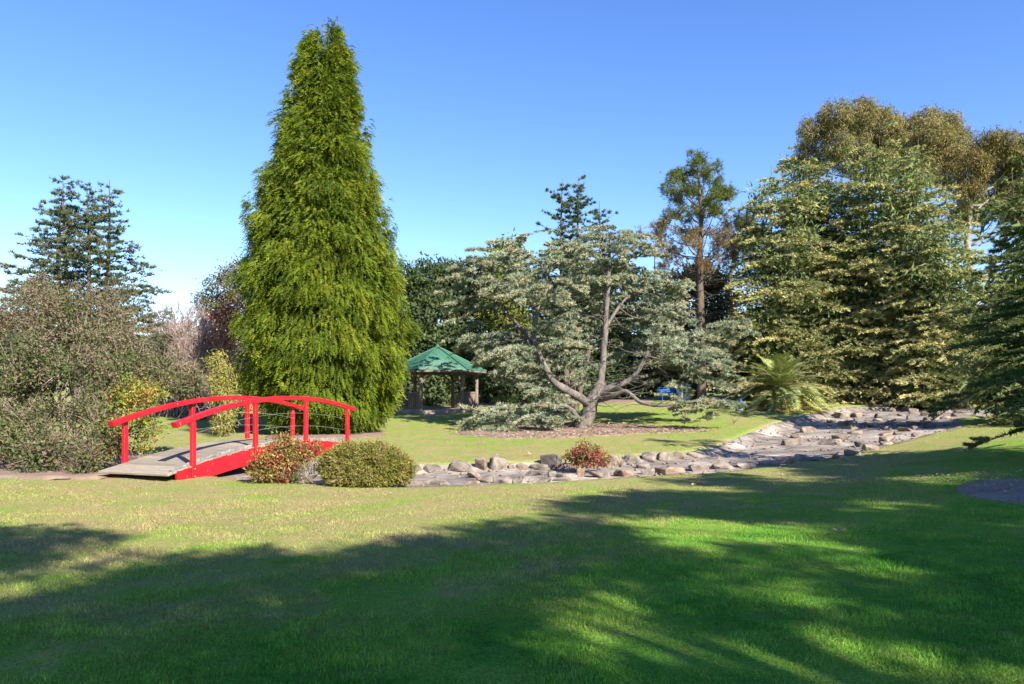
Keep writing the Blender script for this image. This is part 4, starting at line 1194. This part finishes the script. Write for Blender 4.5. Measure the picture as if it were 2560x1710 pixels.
def bare(label, px0, px1, pytop, dd, n, name='bare_shrub'):
    b = on(((px0 + px1) / 2 - 1280) * dd / F, float(dd))
    root = tree(name, b, label, 'shrub', 'leafless shrubs behind the bridge')
    tb = Tubes(sides=4)
    for q in range(n):
        x0 = b + np.array([R.normal(0, .35 * (px1 - px0) * dd / F / 2), R.normal(0, .5), 0])
        x0[2] = float(gz(x0[0], x0[1])[0])
        e = P(R.uniform(px0, px1), pytop + abs(R.normal(0, 38)), dd + R.normal(0, .8))
        md = (x0 + e) / 2 + R.normal(0, .15, 3)
        sp = spline([x0, md, e], 8)
        tb.add(sp, np.linspace(.04, .012, 8))
        for w in range(9):
            k = R.integers(3, 8); p0 = sp[k]; L = R.uniform(.3, .9)
            e2 = p0 + nrm(nrm(e - x0) + R.normal(0, .55, 3)) * L
            tb.add([p0, (p0 + e2) / 2 + R.normal(0, .03, 3), e2], [.018, .014, .008])
            for z in range(2):
                e3 = p0 + (e2 - p0) * R.uniform(.3, .9); e4 = e3 + nrm(nrm(e - x0) + R.normal(0, .7, 3)) * L * .5
                tb.add([e3, e4], [.011, .007])
    tb.o = b; link('stems', tb.mesh('stems'), M_TWIG, root)
bare('pinkish leafless shrub above the rail right of the big left shrub', 370, 520, 785, 40, 130)
bare('dense bare twiggy shrub in front of the red-leaved shrub', 430, 575, 835, 37, 120)
bare('low bare brown shrub below the pale yellow shrub', 520, 600, 955, 31, 50)

HEDGE = [(.050, .075, .028), (.065, .092, .034), (.085, .11, .04), (.042, .062, .026)]
bgs = [('dense dark evergreen directly behind the gazebo', [(1030, 720, 60, 52), (1080, 700, 60, 53), (1010, 800, 70, 51), (1090, 790, 70, 51), (1060, 870, 70, 50), (1130, 860, 60, 50), (1000, 890, 60, 50), (1150, 740, 60, 54)], HEDGE),
       ('glossy green evergreen shrub low behind the gazebo roof', [(1010, 940, 48, 48), (1070, 950, 48, 48), (1130, 960, 46, 48), (1190, 970, 40, 48), (1040, 990, 30, 47), (1110, 1000, 26, 46.8)], [(.075, .105, .04), (.10, .13, .05), (.055, .08, .035)]),
       ('yellow-green conifer tip behind the left of the spreading cedar', [(1245, 625, 22, 50), (1285, 615, 24, 50), (1265, 660, 40, 50), (1240, 720, 50, 50), (1300, 720, 50, 50), (1265, 800, 60, 50)], [(.13, .15, .03), (.095, .12, .03), (.16, .16, .035)]),
       ('dark evergreen mass behind the left half of the spreading cedar', [(1180, 780, 70, 54), (1250, 850, 80, 53), (1340, 780, 80, 54), (1200, 920, 70, 51), (1300, 930, 80, 51), (1380, 880, 70, 52), (1130, 690, 40, 55), (1250, 990, 40, 50), (1350, 990, 40, 50)], HEDGE),
       ('dark evergreen mass behind the right half of the spreading cedar', [(1440, 760, 80, 55), (1540, 740, 90, 55), (1480, 860, 90, 53), (1580, 850, 80, 53), (1460, 950, 70, 52), (1560, 950, 70, 52), (1640, 920, 60, 52)], HEDGE),
       ('brownish olive shrub mass below the tall pine', [(1690, 720, 50, 51), (1750, 700, 55, 51), (1800, 740, 50, 51), (1660, 800, 55, 50), (1740, 810, 65, 50), (1810, 830, 50, 50), (1700, 890, 60, 50), (1790, 910, 60, 50), (1720, 960, 45, 50)], [(.16, .135, .075), (.12, .115, .055), (.19, .155, .10), (.10, .11, .05)]),
       ('dark evergreen between the big left shrub and the tall conifer', [(420, 930, 60, 58), (490, 930, 60, 58), (560, 920, 70, 58), (640, 920, 80, 58), (380, 970, 50, 56), (450, 985, 40, 55), (540, 985, 40, 55), (620, 985, 40, 55), (350, 900, 60, 60)], HEDGE),
       ('dark evergreen behind the right side of the tall conifer', [(960, 750, 60, 54), (980, 830, 70, 53), (950, 900, 70, 52), (970, 680, 40, 55), (900, 880, 70, 53), (860, 960, 50, 52), (950, 985, 40, 50)], HEDGE),
       ('dark evergreen backdrop behind the palm', [(1850, 850, 60, 56), (1900, 900, 70, 55), (1980, 880, 70, 56), (1850, 950, 50, 53), (1930, 970, 50, 52), (2050, 920, 70, 56)], HEDGE),
       ('dark evergreen backdrop behind the deodar cedars', [(2130, 880, 80, 58), (2240, 860, 90, 58), (2350, 850, 90, 57), (2460, 850, 90, 56), (2560, 850, 90, 56), (2200, 960, 60, 55), (2320, 960, 60, 54), (2440, 950, 60, 52), (2550, 960, 60, 50), (2650, 900, 100, 52)], HEDGE),
       ('dark evergreen far left behind the big shrub', [(40, 850, 90, 48), (150, 900, 90, 48), (270, 880, 80, 50), (330, 950, 60, 48), (-80, 860, 120, 46)], HEDGE)]
for lab, ells, cols in bgs:
    shrub('evergreen_tree', lab, ells, cols, 'tree', 4.6, 16, .22, .28, .16, tr=.09, depth=.2, quad=False)
lv = Leaves()
n = 300
cs = [(on(x, y) + [0, 0, h * .45], np.array([3.2, 2.5, h * .55])) for x, y, h in zip(np.linspace(-75, 75, 40), R.uniform(78, 88, 40), R.uniform(4.2, 6.2, 40))]
clumps(lv, cs, .7, 14, .5, .7, .4, HEDGE, depth=.2, quad=False)
tag(link('far_wood', lv.mesh('far_wood'), M_LEAF), 'dark belt of far-off trees closing the view', None, None, 'stuff')
# plants on the mulch by the gazebo
for k, (px, py, dd, r, cols, lab) in enumerate([
    (1250, 1003, 46, 15, [(.16, .2, .04), (.12, .17, .04)], 'small yellow-green plant on the mulch right of the gazebo'),
    (1285, 1006, 45.5, 13, [(.12, .17, .04)], 'small leafy plant second right of the gazebo on the mulch'),
    (1080, 1000, 47, 14, [(.08, .13, .04), (.11, .15, .06)], 'low green plant seen through the gazebo'),
    (1320, 1008, 46, 16, HEDGE, 'low dark plant on the mulch behind the left limb of the cedar')]):
    shrub('low_plant', lab, [(px, py, r, dd)], cols, 'plant', 40, 12, .07, .12, .04, tr=.012)
# round bushes by the bridge
NANC = [(.21, .05, .035), (.28, .10, .045), (.18, .15, .035), (.12, .14, .035), (.32, .24, .06), (.20, .04, .04), (.25, .16, .05)]
shrub('heavenly_bamboo', 'red and yellow leafy bush in front of the bridge beam', [(700, 1135, 42, 15.5), (665, 1155, 32, 15.4), (735, 1140, 40, 15.7), (700, 1175, 45, 15.3), (650, 1180, 28, 15.3), (712, 1105, 24, 15.7), (780, 1125, 22, 16.0)], NANC, per_m2=105, leaves=11, sub=.05, L=.075, W=.03, trunk_at=np.array([-4.7, 15.5]), tr=.012, mat=M_GLOSSY)
DOME = [(.19, .175, .035), (.15, .155, .033), (.22, .185, .045), (.12, .135, .03), (.24, .18, .075)]
shrub('dome_bush', 'clipped dome-shaped olive-green bush beside the bridge at the stream', [(918, 1170, 106, 15.4, .95, .58), (878, 1160, 76, 15.3, .9, .66), (970, 1174, 66, 15.3, .9, .62), (905, 1190, 94, 15.1, .8, .30)], DOME, per_m2=190, leaves=16, sub=.04, L=.06, W=.02, tr=.02, depth=.10, lump=.05, outw=.9, quad=False)
shrub('dry_plant', 'small half-dry grey-green plant between the red bush and the dome bush', [(760, 1190, 26, 15.2), (785, 1165, 22, 15.4), (745, 1175, 18, 15.3)], [(.11, .13, .05), (.2, .18, .13), (.09, .11, .04)], 'plant', 60, 9, .05, .06, .02, twigs=40, tr=.014, bark=M_TWIG)
g = GB(1465, 1182)
shrub('heavenly_bamboo', 'round red-leaved bush growing among the stream rocks', [(1465, 1142, 38, g[1]), (1438, 1150, 28, g[1]), (1492, 1146, 28, g[1] + .1), (1465, 1126, 20, g[1]), (1460, 1162, 30, g[1])], [(.26, .05, .04), (.20, .04, .03), (.32, .11, .07), (.17, .17, .045), (.22, .08, .05), (.13, .13, .04)], per_m2=85, leaves=10, sub=.045, L=.075, W=.03, trunk_at=g[:2], tr=.012, mat=M_GLOSSY)
for px, py, h, lab in [(1552, 1168, .32, 'tuft of bleached dry stalks behind the near stream rocks'), (1310, 1196, .26, 'small dead stalk tuft at the near bank left of the red bush'), (1835, 1060, .3, 'thin weed stalk at the edge of the cedar mulch')]:
    b = GB(px, py); root = tree('dry_stalks', b, lab, 'plant')
    tb = Tubes(b, 4)
    for q in range(22):
        a = R.uniform(0, 6.28); e = b + np.array([math.cos(a) * .28, math.sin(a) * .28, h]) * R.uniform(.5, 1.2)
        tb.add(spline([b, (b + e) / 2 + [0, 0, .05], e], 5), np.linspace(.006, .002, 5))
    link('stalks', tb.mesh('stalks'), M_BARK_PALE, root)

# ------------------------------------------------------------------ palm
PBs = G(1950, 1016)
palm = tree('palm', PBs, 'low date palm with arching fronds at the edge of the lawn', 'palm')
tb = Tubes(PBs, 10); tb.add([PBs + [0, 0, -.1], PBs + [0, 0, .3], PBs + [0, 0, .65], PBs + [0, 0, .95]], [.32, .36, .30, .12], .08)
link('trunk', tb.mesh('trunk'), M_BARK_BROWN, palm)
PG = [(.25, .285, .09), (.31, .33, .12), (.20, .245, .075)]; PY = [(.50, .36, .06), (.42, .35, .08), (.55, .37, .05)]
nf = 84
for i in range(nf):
    f = (i + .5) / nf
    a = i * 2.39996 + R.normal(0, .12)
    el = math.radians(82 - 92 * f ** .8 + R.normal(0, 5))
    L = 2.95 * R.uniform(.85, 1.08) * (1 if f < .75 else .85)
    t = np.linspace(0, 1, 9)
    curl = .72 + .35 * f
    r_ = L * t * math.cos(el) + L * .18 * t * t * (math.sin(el)); z_ = L * t * math.sin(el) - curl * L * t * t * (.55 * math.cos(el) + .25)
    pts = PBs + np.array([0, 0, .75]) + np.stack([r_ * math.cos(a), r_ * math.sin(a), z_], -1)
    pts[:, 2] = np.maximum(pts[:, 2], gz(pts[:, 0], pts[:, 1]) + .05)
    tan = nrm(np.gradient(pts, axis=0))
    lat = np.array([-math.sin(a), math.cos(a), 0]); upv = nrm(np.cross(lat[None], tan)); upv = np.where(upv[:, 2:] < 0, -upv, upv)
    lf = Leaves(PBs)
    n = 46
    tt = np.repeat(np.linspace(.12, 1, n), 2); sg = np.tile([1, -1], n)
    p = np.stack([np.interp(tt, t, pts[:, j]) for j in range(3)], -1)
    ta = np.stack([np.interp(tt, t, tan[:, j]) for j in range(3)], -1); uu = np.stack([np.interp(tt, t, upv[:, j]) for j in range(3)], -1)
    ax = nrm(ta * .75 + lat * sg[:, None] * .85 + uu * .22 + [0, 0, -.12] + R.normal(0, .07, (2 * n, 3)))
    ll = .46 * np.sin(np.clip(tt, .05, 1) ** .8 * 2.75 + .25) * R.uniform(.85, 1.1, 2 * n) + .05
    old = max(0, (f - .72) / .28)
    c = pick(PG, 2 * n, .08) * (1 - old * .8) + pick(PY, 2 * n, .08) * old * .8
    lf.add(p, ax, nrm(np.cross(ax, uu) + R.normal(0, .1, (2 * n, 3))), ll * 1.15, .062, c, True)
    fo = link('frond', lf.mesh('frond'), M_GLOSSY, palm)
    tb = Tubes(PBs, 5); tb.add(pts, np.linspace(.022, .005, 9))
    link('rachis', tb.mesh('rachis'), M_BARK_PALE, fo)

# ------------------------------------------------------------------ blue post, bench, bin
def bollard(px, py, h, r, label):
    b = G(px, py)
    bm = bmesh.new()
    bmesh.ops.create_cone(bm, cap_ends=True, segments=16, radius1=r, radius2=r, depth=h, matrix=Matrix.Translation((0, 0, h / 2 - .02)))
    bmesh.ops.bevel(bm, geom=[e for e in bm.edges if abs(e.verts[0].co.z - e.verts[1].co.z) < 1e-4 and e.verts[0].co.z > .1], offset=r * .35, segments=2, affect='EDGES')
    root = tree('bollard', b, label, 'bollard')
    link('post', bm_mesh('post', bm), M_BLUE, root)
    bm = bmesh.new(); bmesh.ops.create_cone(bm, cap_ends=True, segments=16, radius1=r * 1.9, radius2=r * 1.6, depth=.05, matrix=Matrix.Translation((0, 0, .02)))
    link('base_flange', bm_mesh('base_flange', bm), M_BINGREY, root)
bollard(1851, 1025, .56, .075, 'blue round post standing left of the palm')
def box(bm, c, s, rot=None):
    r = bmesh.ops.create_cube(bm, size=1.0)
    for v in r['verts']:
        q = Vector((v.co.x * s[0], v.co.y * s[1], v.co.z * s[2]))
        if rot is not None: q = rot @ q
        v.co = q + Vector(c)
BEN = on((1670 - 1280) * 47.5 / F, 47.5)
bench = empty('park_bench', BEN, math.radians(8)); tag(bench, 'blue slatted park bench under the trees right of the cedar trunk', 'bench')
for k in range(4):
    bm = bmesh.new(); box(bm, (0, -.30 + k * .115, .44), (1.25, .095, .035)); bmesh.ops.bevel(bm, geom=bm.edges[:], offset=.008, segments=1, affect='EDGES')
    link('seat_slat', bm_mesh('seat_slat', bm), M_BLUE, bench)
for k in range(3):
    bm = bmesh.new(); box(bm, (0, .12 + k * .035, .56 + k * .115), (1.25, .03, .09)); bmesh.ops.bevel(bm, geom=bm.edges[:], offset=.008, segments=1, affect='EDGES')
    link('back_slat', bm_mesh('back_slat', bm), M_BLUE, bench)
for sx in (-.48, .48):
    tb = Tubes(sides=6)
    tb.add(spline([(sx, -.36, 0), (sx, -.30, .22), (sx, -.34, .41)], 8), .028); tb.add(spline([(sx, .22, 0), (sx, .1, .22), (sx, .1, .42), (sx, .22, .86)], 10), .028)
    tb.add([(sx, -.35, .41), (sx, .1, .41)], .026); tb.add(spline([(sx, -.30, .2), (sx, -.1, .3), (sx, .1, .2)], 7), .018)
    link('leg_frame', tb.mesh('leg_frame'), M_BLUE, bench)
BI = on((1709 - 1280) * 47.2 / F, 47.2)
binr = empty('litter_bin', BI, math.radians(14)); tag(binr, 'pale grey slatted litter bin with lid beside the blue bench', 'litter bin')
bm = bmesh.new(); box(bm, (0, 0, .46), (.58, .58, .88)); bmesh.ops.bevel(bm, geom=bm.edges[:], offset=.02, segments=2, affect='EDGES'); link('cabinet', bm_mesh('cabinet', bm), M_BINGREY, binr)
for sx in range(7):
    bm = bmesh.new(); box(bm, (-.25 + sx * .083, -.30, .46), (.045, .03, .8)); link('slat', bm_mesh('slat', bm), M_BINGREY, binr)
bm = bmesh.new(); box(bm, (0, 0, .955), (.70, .70, .07)); box(bm, (0, 0, 1.02), (.46, .46, .06)); bmesh.ops.bevel(bm, geom=bm.edges[:], offset=.018, segments=2, affect='EDGES'); link('lid', bm_mesh('lid', bm), M_BINGREY, binr)
bm = bmesh.new(); box(bm, (0, -.292, .80), (.4, .012, .12)); link('chute_flap', bm_mesh('chute_flap', bm), M_BARK_BROWN, binr)

# ------------------------------------------------------------------ fallen leaves, litter
for px, py, s, lab in [(1175, 1330, .11, 'curled brown fallen leaf alone at the shadow edge mid lawn'), (1735, 1218, .12, 'pale fallen leaf farthest from the viewer on the right lawn'), (1708, 1263, .10, 'small brown fallen leaf in shade on the right lawn, upper one of a close pair'), (1746, 1276, .09, 'small brown fallen leaf in shade on the right lawn, lower one of a close pair'),
                        (2100, 1340, .16, 'largest pale dry fallen leaf lit by sun on the right lawn'), (1617, 1515, .05, 'tiny pale leaf at the edge of the sunny patch in the foreground'), (2480, 1365, .07, 'small brown fallen leaf near the right edge of the lawn'), (1200, 1111, .16, 'dark fallen leaf beyond the stream rocks left of the mulch ring'), (1325, 1140, .18, 'pale fallen leaf just beyond the far stream rocks')]:
    b = G(px, py) + [0, 0, .035]
    n = 7; v, f = [], []
    for i in range(n):
        t = i / (n - 1); w = .34 * math.sin(math.pi * min(1, t * .9 + .06)) ** .7
        cz = .22 * (2 * t - 1) ** 2
        v += [(t - .5, -w, cz + .14), (t - .5, 0, cz), (t - .5, w, cz + .10)]
    for i in range(n - 1):
        for j in range(2): f.append([3 * i + j, 3 * i + j + 1, 3 * i + j + 4, 3 * i + j + 3])
    me = np_mesh('fallen_leaf', np.array(v) * s, np.array(f), np.tile(pick([(.42, .30, .21), (.34, .22, .15), (.48, .38, .30)], 1)[0], (len(v), 1)))
    o = link('fallen_leaf', me, M_DRYLEAF); o.location = b; o.rotation_euler = (R.normal(0, .2), R.normal(0, .2), R.uniform(0, 6.28))
    tag(o, lab, 'leaf', 'fallen leaves on the lawn')
# leaf and bark litter on the mulch ring, by the rocks and on the lawn
lv = Leaves()
n = 2600
t = R.random(n) ** .5; k = R.integers(0, len(CEDAR_BED), n); c = CEDAR_BED.mean(0)
xy = c + (CEDAR_BED[k] - c) * t[:, None]
pos = np.c_[xy, gz(xy[:, 0], xy[:, 1]) + .05]
rb = np.stack([R.uniform(7.4, 10.5, 900), R.uniform(11.2, 14.2, 900)], -1)
xy2 = np.stack([R.uniform(-9, 18, 2600), R.uniform(13, 40, 2600)], -1)
s_ = sdf(xy2[:, 0], xy2[:, 1])
xy2 = xy2[(np.abs(xy2[:, 0]) < xy2[:, 1] * .7) & (s_ < -.1)]
pos = np.vstack([pos, np.c_[rb, gz(rb[:, 0], rb[:, 1]) + .05], np.c_[xy2, gz(xy2[:, 0], xy2[:, 1]) + .03]])
ax = nrm(R.normal(0, 1, pos.shape) * [1, 1, .25]); sd = nrm(np.cross(ax, np.array([0, 0, 1.]) + R.normal(0, .3, pos.shape)))
sz = np.where(np.arange(len(pos)) < n, 1.0, .5)
lv.add(pos, ax, sd, .10 * R.uniform(.5, 1.3, len(pos)) * sz, .05 * sz, pick([(.40, .28, .20), (.28, .18, .12), (.48, .38, .28), (.18, .12, .08)], len(pos)), True)
tag(link('leaf_litter', lv.mesh('leaf_litter'), M_DRYLEAF), 'scattered dry leaf and bark litter', None, None, 'stuff')

# pebbles and grit lying on the stream bed
nv_, nf_, nq = [], [], 0
oct_ = np.array([(1, 0, 0), (0, 1, 0), (-1, 0, 0), (0, -1, 0), (0, 0, 1), (0, 0, -.6)], float)
of_ = np.array([(0, 1, 4), (1, 2, 4), (2, 3, 4), (3, 0, 4), (1, 0, 5), (2, 1, 5), (3, 2, 5), (0, 3, 5)])
pxy = np.stack([R.uniform(-6, 24, 9000), R.uniform(14, 44, 9000)], -1)
ps = sdf(pxy[:, 0], pxy[:, 1])
pxy = pxy[(ps > .12) & ((ps < .9) | (R.random(9000) < .35))][:1900]
for x, y in pxy:
    r = .02 + .05 * R.random() ** 2.2
    v = oct_ * r * R.uniform(.6, 1.3, 3) * [1.2, 1.2, .7] + R.normal(0, r * .12, (6, 3))
    nv_.append(v + [x, y, bedz(x, y) + r * .25]); nf_.append(of_ + nq); nq += 6
tag(link('pebbles', np_mesh('pebbles', np.vstack(nv_), np.vstack(nf_)), M_ROCK), 'small pebbles and grit lying on the stream bed', None, None, 'stuff')

# ------------------------------------------------------------------ grass blades
lv = Leaves()
def blades(n, d0, d1, p, h, w):
    u = R.random(n)
    q = 2 - p
    d = (d0 ** q + u * (d1 ** q - d0 ** q)) ** (1 / q)
    x = R.uniform(-.71, .71, n) * d
    patch = 1.6 * (vnoise(x, d, .45) - .5) + 1.5 * (vnoise(x + 50, d, .14) - .5)
    patch = patch * np.clip(1.15 - (d - 5) / 10, .25, 1)
    keep = (sdf(x, d) < -.02) & (R.random(n) < .62 + .38 * np.clip(patch, -1, 1))
    x, d, patch = x[keep], d[keep], patch[keep]; n = len(x)
    pos = np.c_[x, d, gz(x, d) - .003]
    hh = h * R.uniform(.45, 1.35, n) * (1 + .55 * np.clip(patch, -1, 1.2))
    ax = nrm(np.c_[R.normal(0, .55, n), R.normal(0, .55, n), np.ones(n)])
    sd = nrm(np.c_[R.normal(0, 1, n), R.normal(0, .6, n), np.zeros(n)])
    tint = (R.uniform(.6, 1.4, (n, 1))) * (1 + .32 * np.clip(patch, -1, 1))[:, None] * np.where(R.random((n, 1)) < .12, np.array([[1.35, 1.12, 1.0]]), np.array([[1., 1., 1.]]))
    lv.add(pos, ax, sd, hh, w * R.uniform(.7, 1.3, n), np.clip(tint, 0, 1.9) * .5)
blades(400000, 3.7, 14.5, 1.75, .034, .0065)
blades(95000, 12, 28, 1.2, .022, .013)
g_ = link('grass', lv.mesh('grass'), M_BLADE)
tag(g_, 'short lawn grass blades', None, None, 'stuff')

# ------------------------------------------------------------------ trees beside and behind the viewer, whose shade lies on the lawn
edge = np.array([(0, 1450), (100, 1440), (300, 1408), (500, 1402), (700, 1396), (900, 1368), (1050, 1348), (1200, 1305), (1350, 1265), (1500, 1235), (1650, 1205), (1800, 1185), (2000, 1168), (2200, 1152), (2560, 1140)], float)
lit = [(1750, 1335, 210, 20), (1990, 1340, 130, 22), (2410, 1318, 95, 13), (1600, 1300, 110, 12), (2000, 1192, 110, 12), (1470, 1530, 140, 36), (1600, 1620, 150, 32), (1930, 1475, 130, 15), (2150, 1665, 220, 36), (2170, 1405, 90, 10), (1320, 1690, 80, 15), (50, 1432, 80, 15), (55, 1500, 65, 18), (2350, 1195, 120, 10), (1720, 1222, 150, 7), (1380, 1290, 90, 8), (2230, 1262, 130, 6), (1850, 1400, 110, 7), (1700, 1440, 90, 6)]
trunks = {'a': on(5.5, -12.0), 'b': on(10.5, -8.0), 'c': on(15.0, -4.0), 'd': on(19.5, 1.0)}
ells = {k: [] for k in trunks}
step = .62
for gx_ in np.arange(-9, 15, step):
    for gy_ in np.arange(1.5, 21, step):
        x, y = gx_ + R.normal(0, .16), gy_ + R.normal(0, .16)
        z = float(gz(x, y)[0])
        px = 1280 + x / y * F; py = HY + (EYE - z) / y * F
        if px < -350 or px > 2900: continue
        e = np.interp(px, edge[:, 0], edge[:, 1]) + 6
        sh = py > e
        if px < 60: sh = py > 1450 or (1322 < py < 1412)
        if 0 <= px < 260 and 1325 + max(0, px - 120) * .25 < py < 1400 - max(0, px - 120) * .12: sh = True
        if not sh: continue
        skip = False
        for lx, ly, rx, ry in lit:
            fx, fy = (1.6, 2.9) if ly > 1450 else (1.3, 2.1)
            if ((px - lx) / (rx * fx)) ** 2 + ((py - ly) / (ry * fy)) ** 2 < 1: skip = True
        if skip: continue
        edgey = (py - e) / max(py - HY, 1)
        h = R.uniform(10.0, 12.5)
        q = np.array([x, y, z]) + SUN_DIR * (h / SUN_DIR[2])
        if q[1] > .3 and -600 < 1280 + q[0] / q[1] * F < 3300 and HY - (q[2] - EYE) / q[1] * F > -500: continue
        key = min(trunks, key=lambda k: np.linalg.norm(trunks[k][:2] - q[:2]))
        ells[key].append((q, np.array([.52, .52, .38]) * R.uniform(.85, 1.15)))
for gx_ in np.arange(8.2, 12.6, .75):           # the same crowns also shade the low boughs at the right edge
    for gy_ in np.arange(13.2, 17.2, .75):
        q = np.array([gx_ + R.normal(0, .15), gy_ + R.normal(0, .15), 1.7]) + SUN_DIR * (R.uniform(9, 11.5) / SUN_DIR[2])
        ells['d'].append((q, np.array([.52, .52, .38]) * R.uniform(.85, 1.15)))
lab = {'a': 'shade tree standing behind the viewer', 'b': 'shade tree standing behind and right of the viewer', 'c': 'shade tree standing close on the right of the viewer', 'd': 'shade tree standing right of the lawn beyond the frame'}
for key, b in trunks.items():
    root = tree('shade_tree', b, lab[key], 'tree', 'shade trees outside the picture')
    lv = Leaves(); tb = Tubes(b, 8); br = Tubes(b, 5)
    tb.add(spline([b + [0, 0, -.2], b + [.1, 0, 5], b + [0, .1, 10.5]], 8), np.linspace(.42, .18, 8), .04)
    top = b + [0, .1, 10.2]
    for c, r in ells[key]:
        br.add(spline([top - [0, 0, R.uniform(.3, 2)], (top + c) / 2 + [0, 0, -.2], c], 6), np.linspace(.05, .015, 6))
    clumps(lv, ells[key], 8, 13, .12, .22, .10, [(.05, .085, .03), (.065, .1, .035)], .2, .3)
    link('trunk', tb.mesh('trunk'), M_BARK_BROWN, root); link('branches', br.mesh('branches'), M_BARK_BROWN, root)
    lv.o = b; link('crown', lv.mesh('crown'), M_LEAF, root)
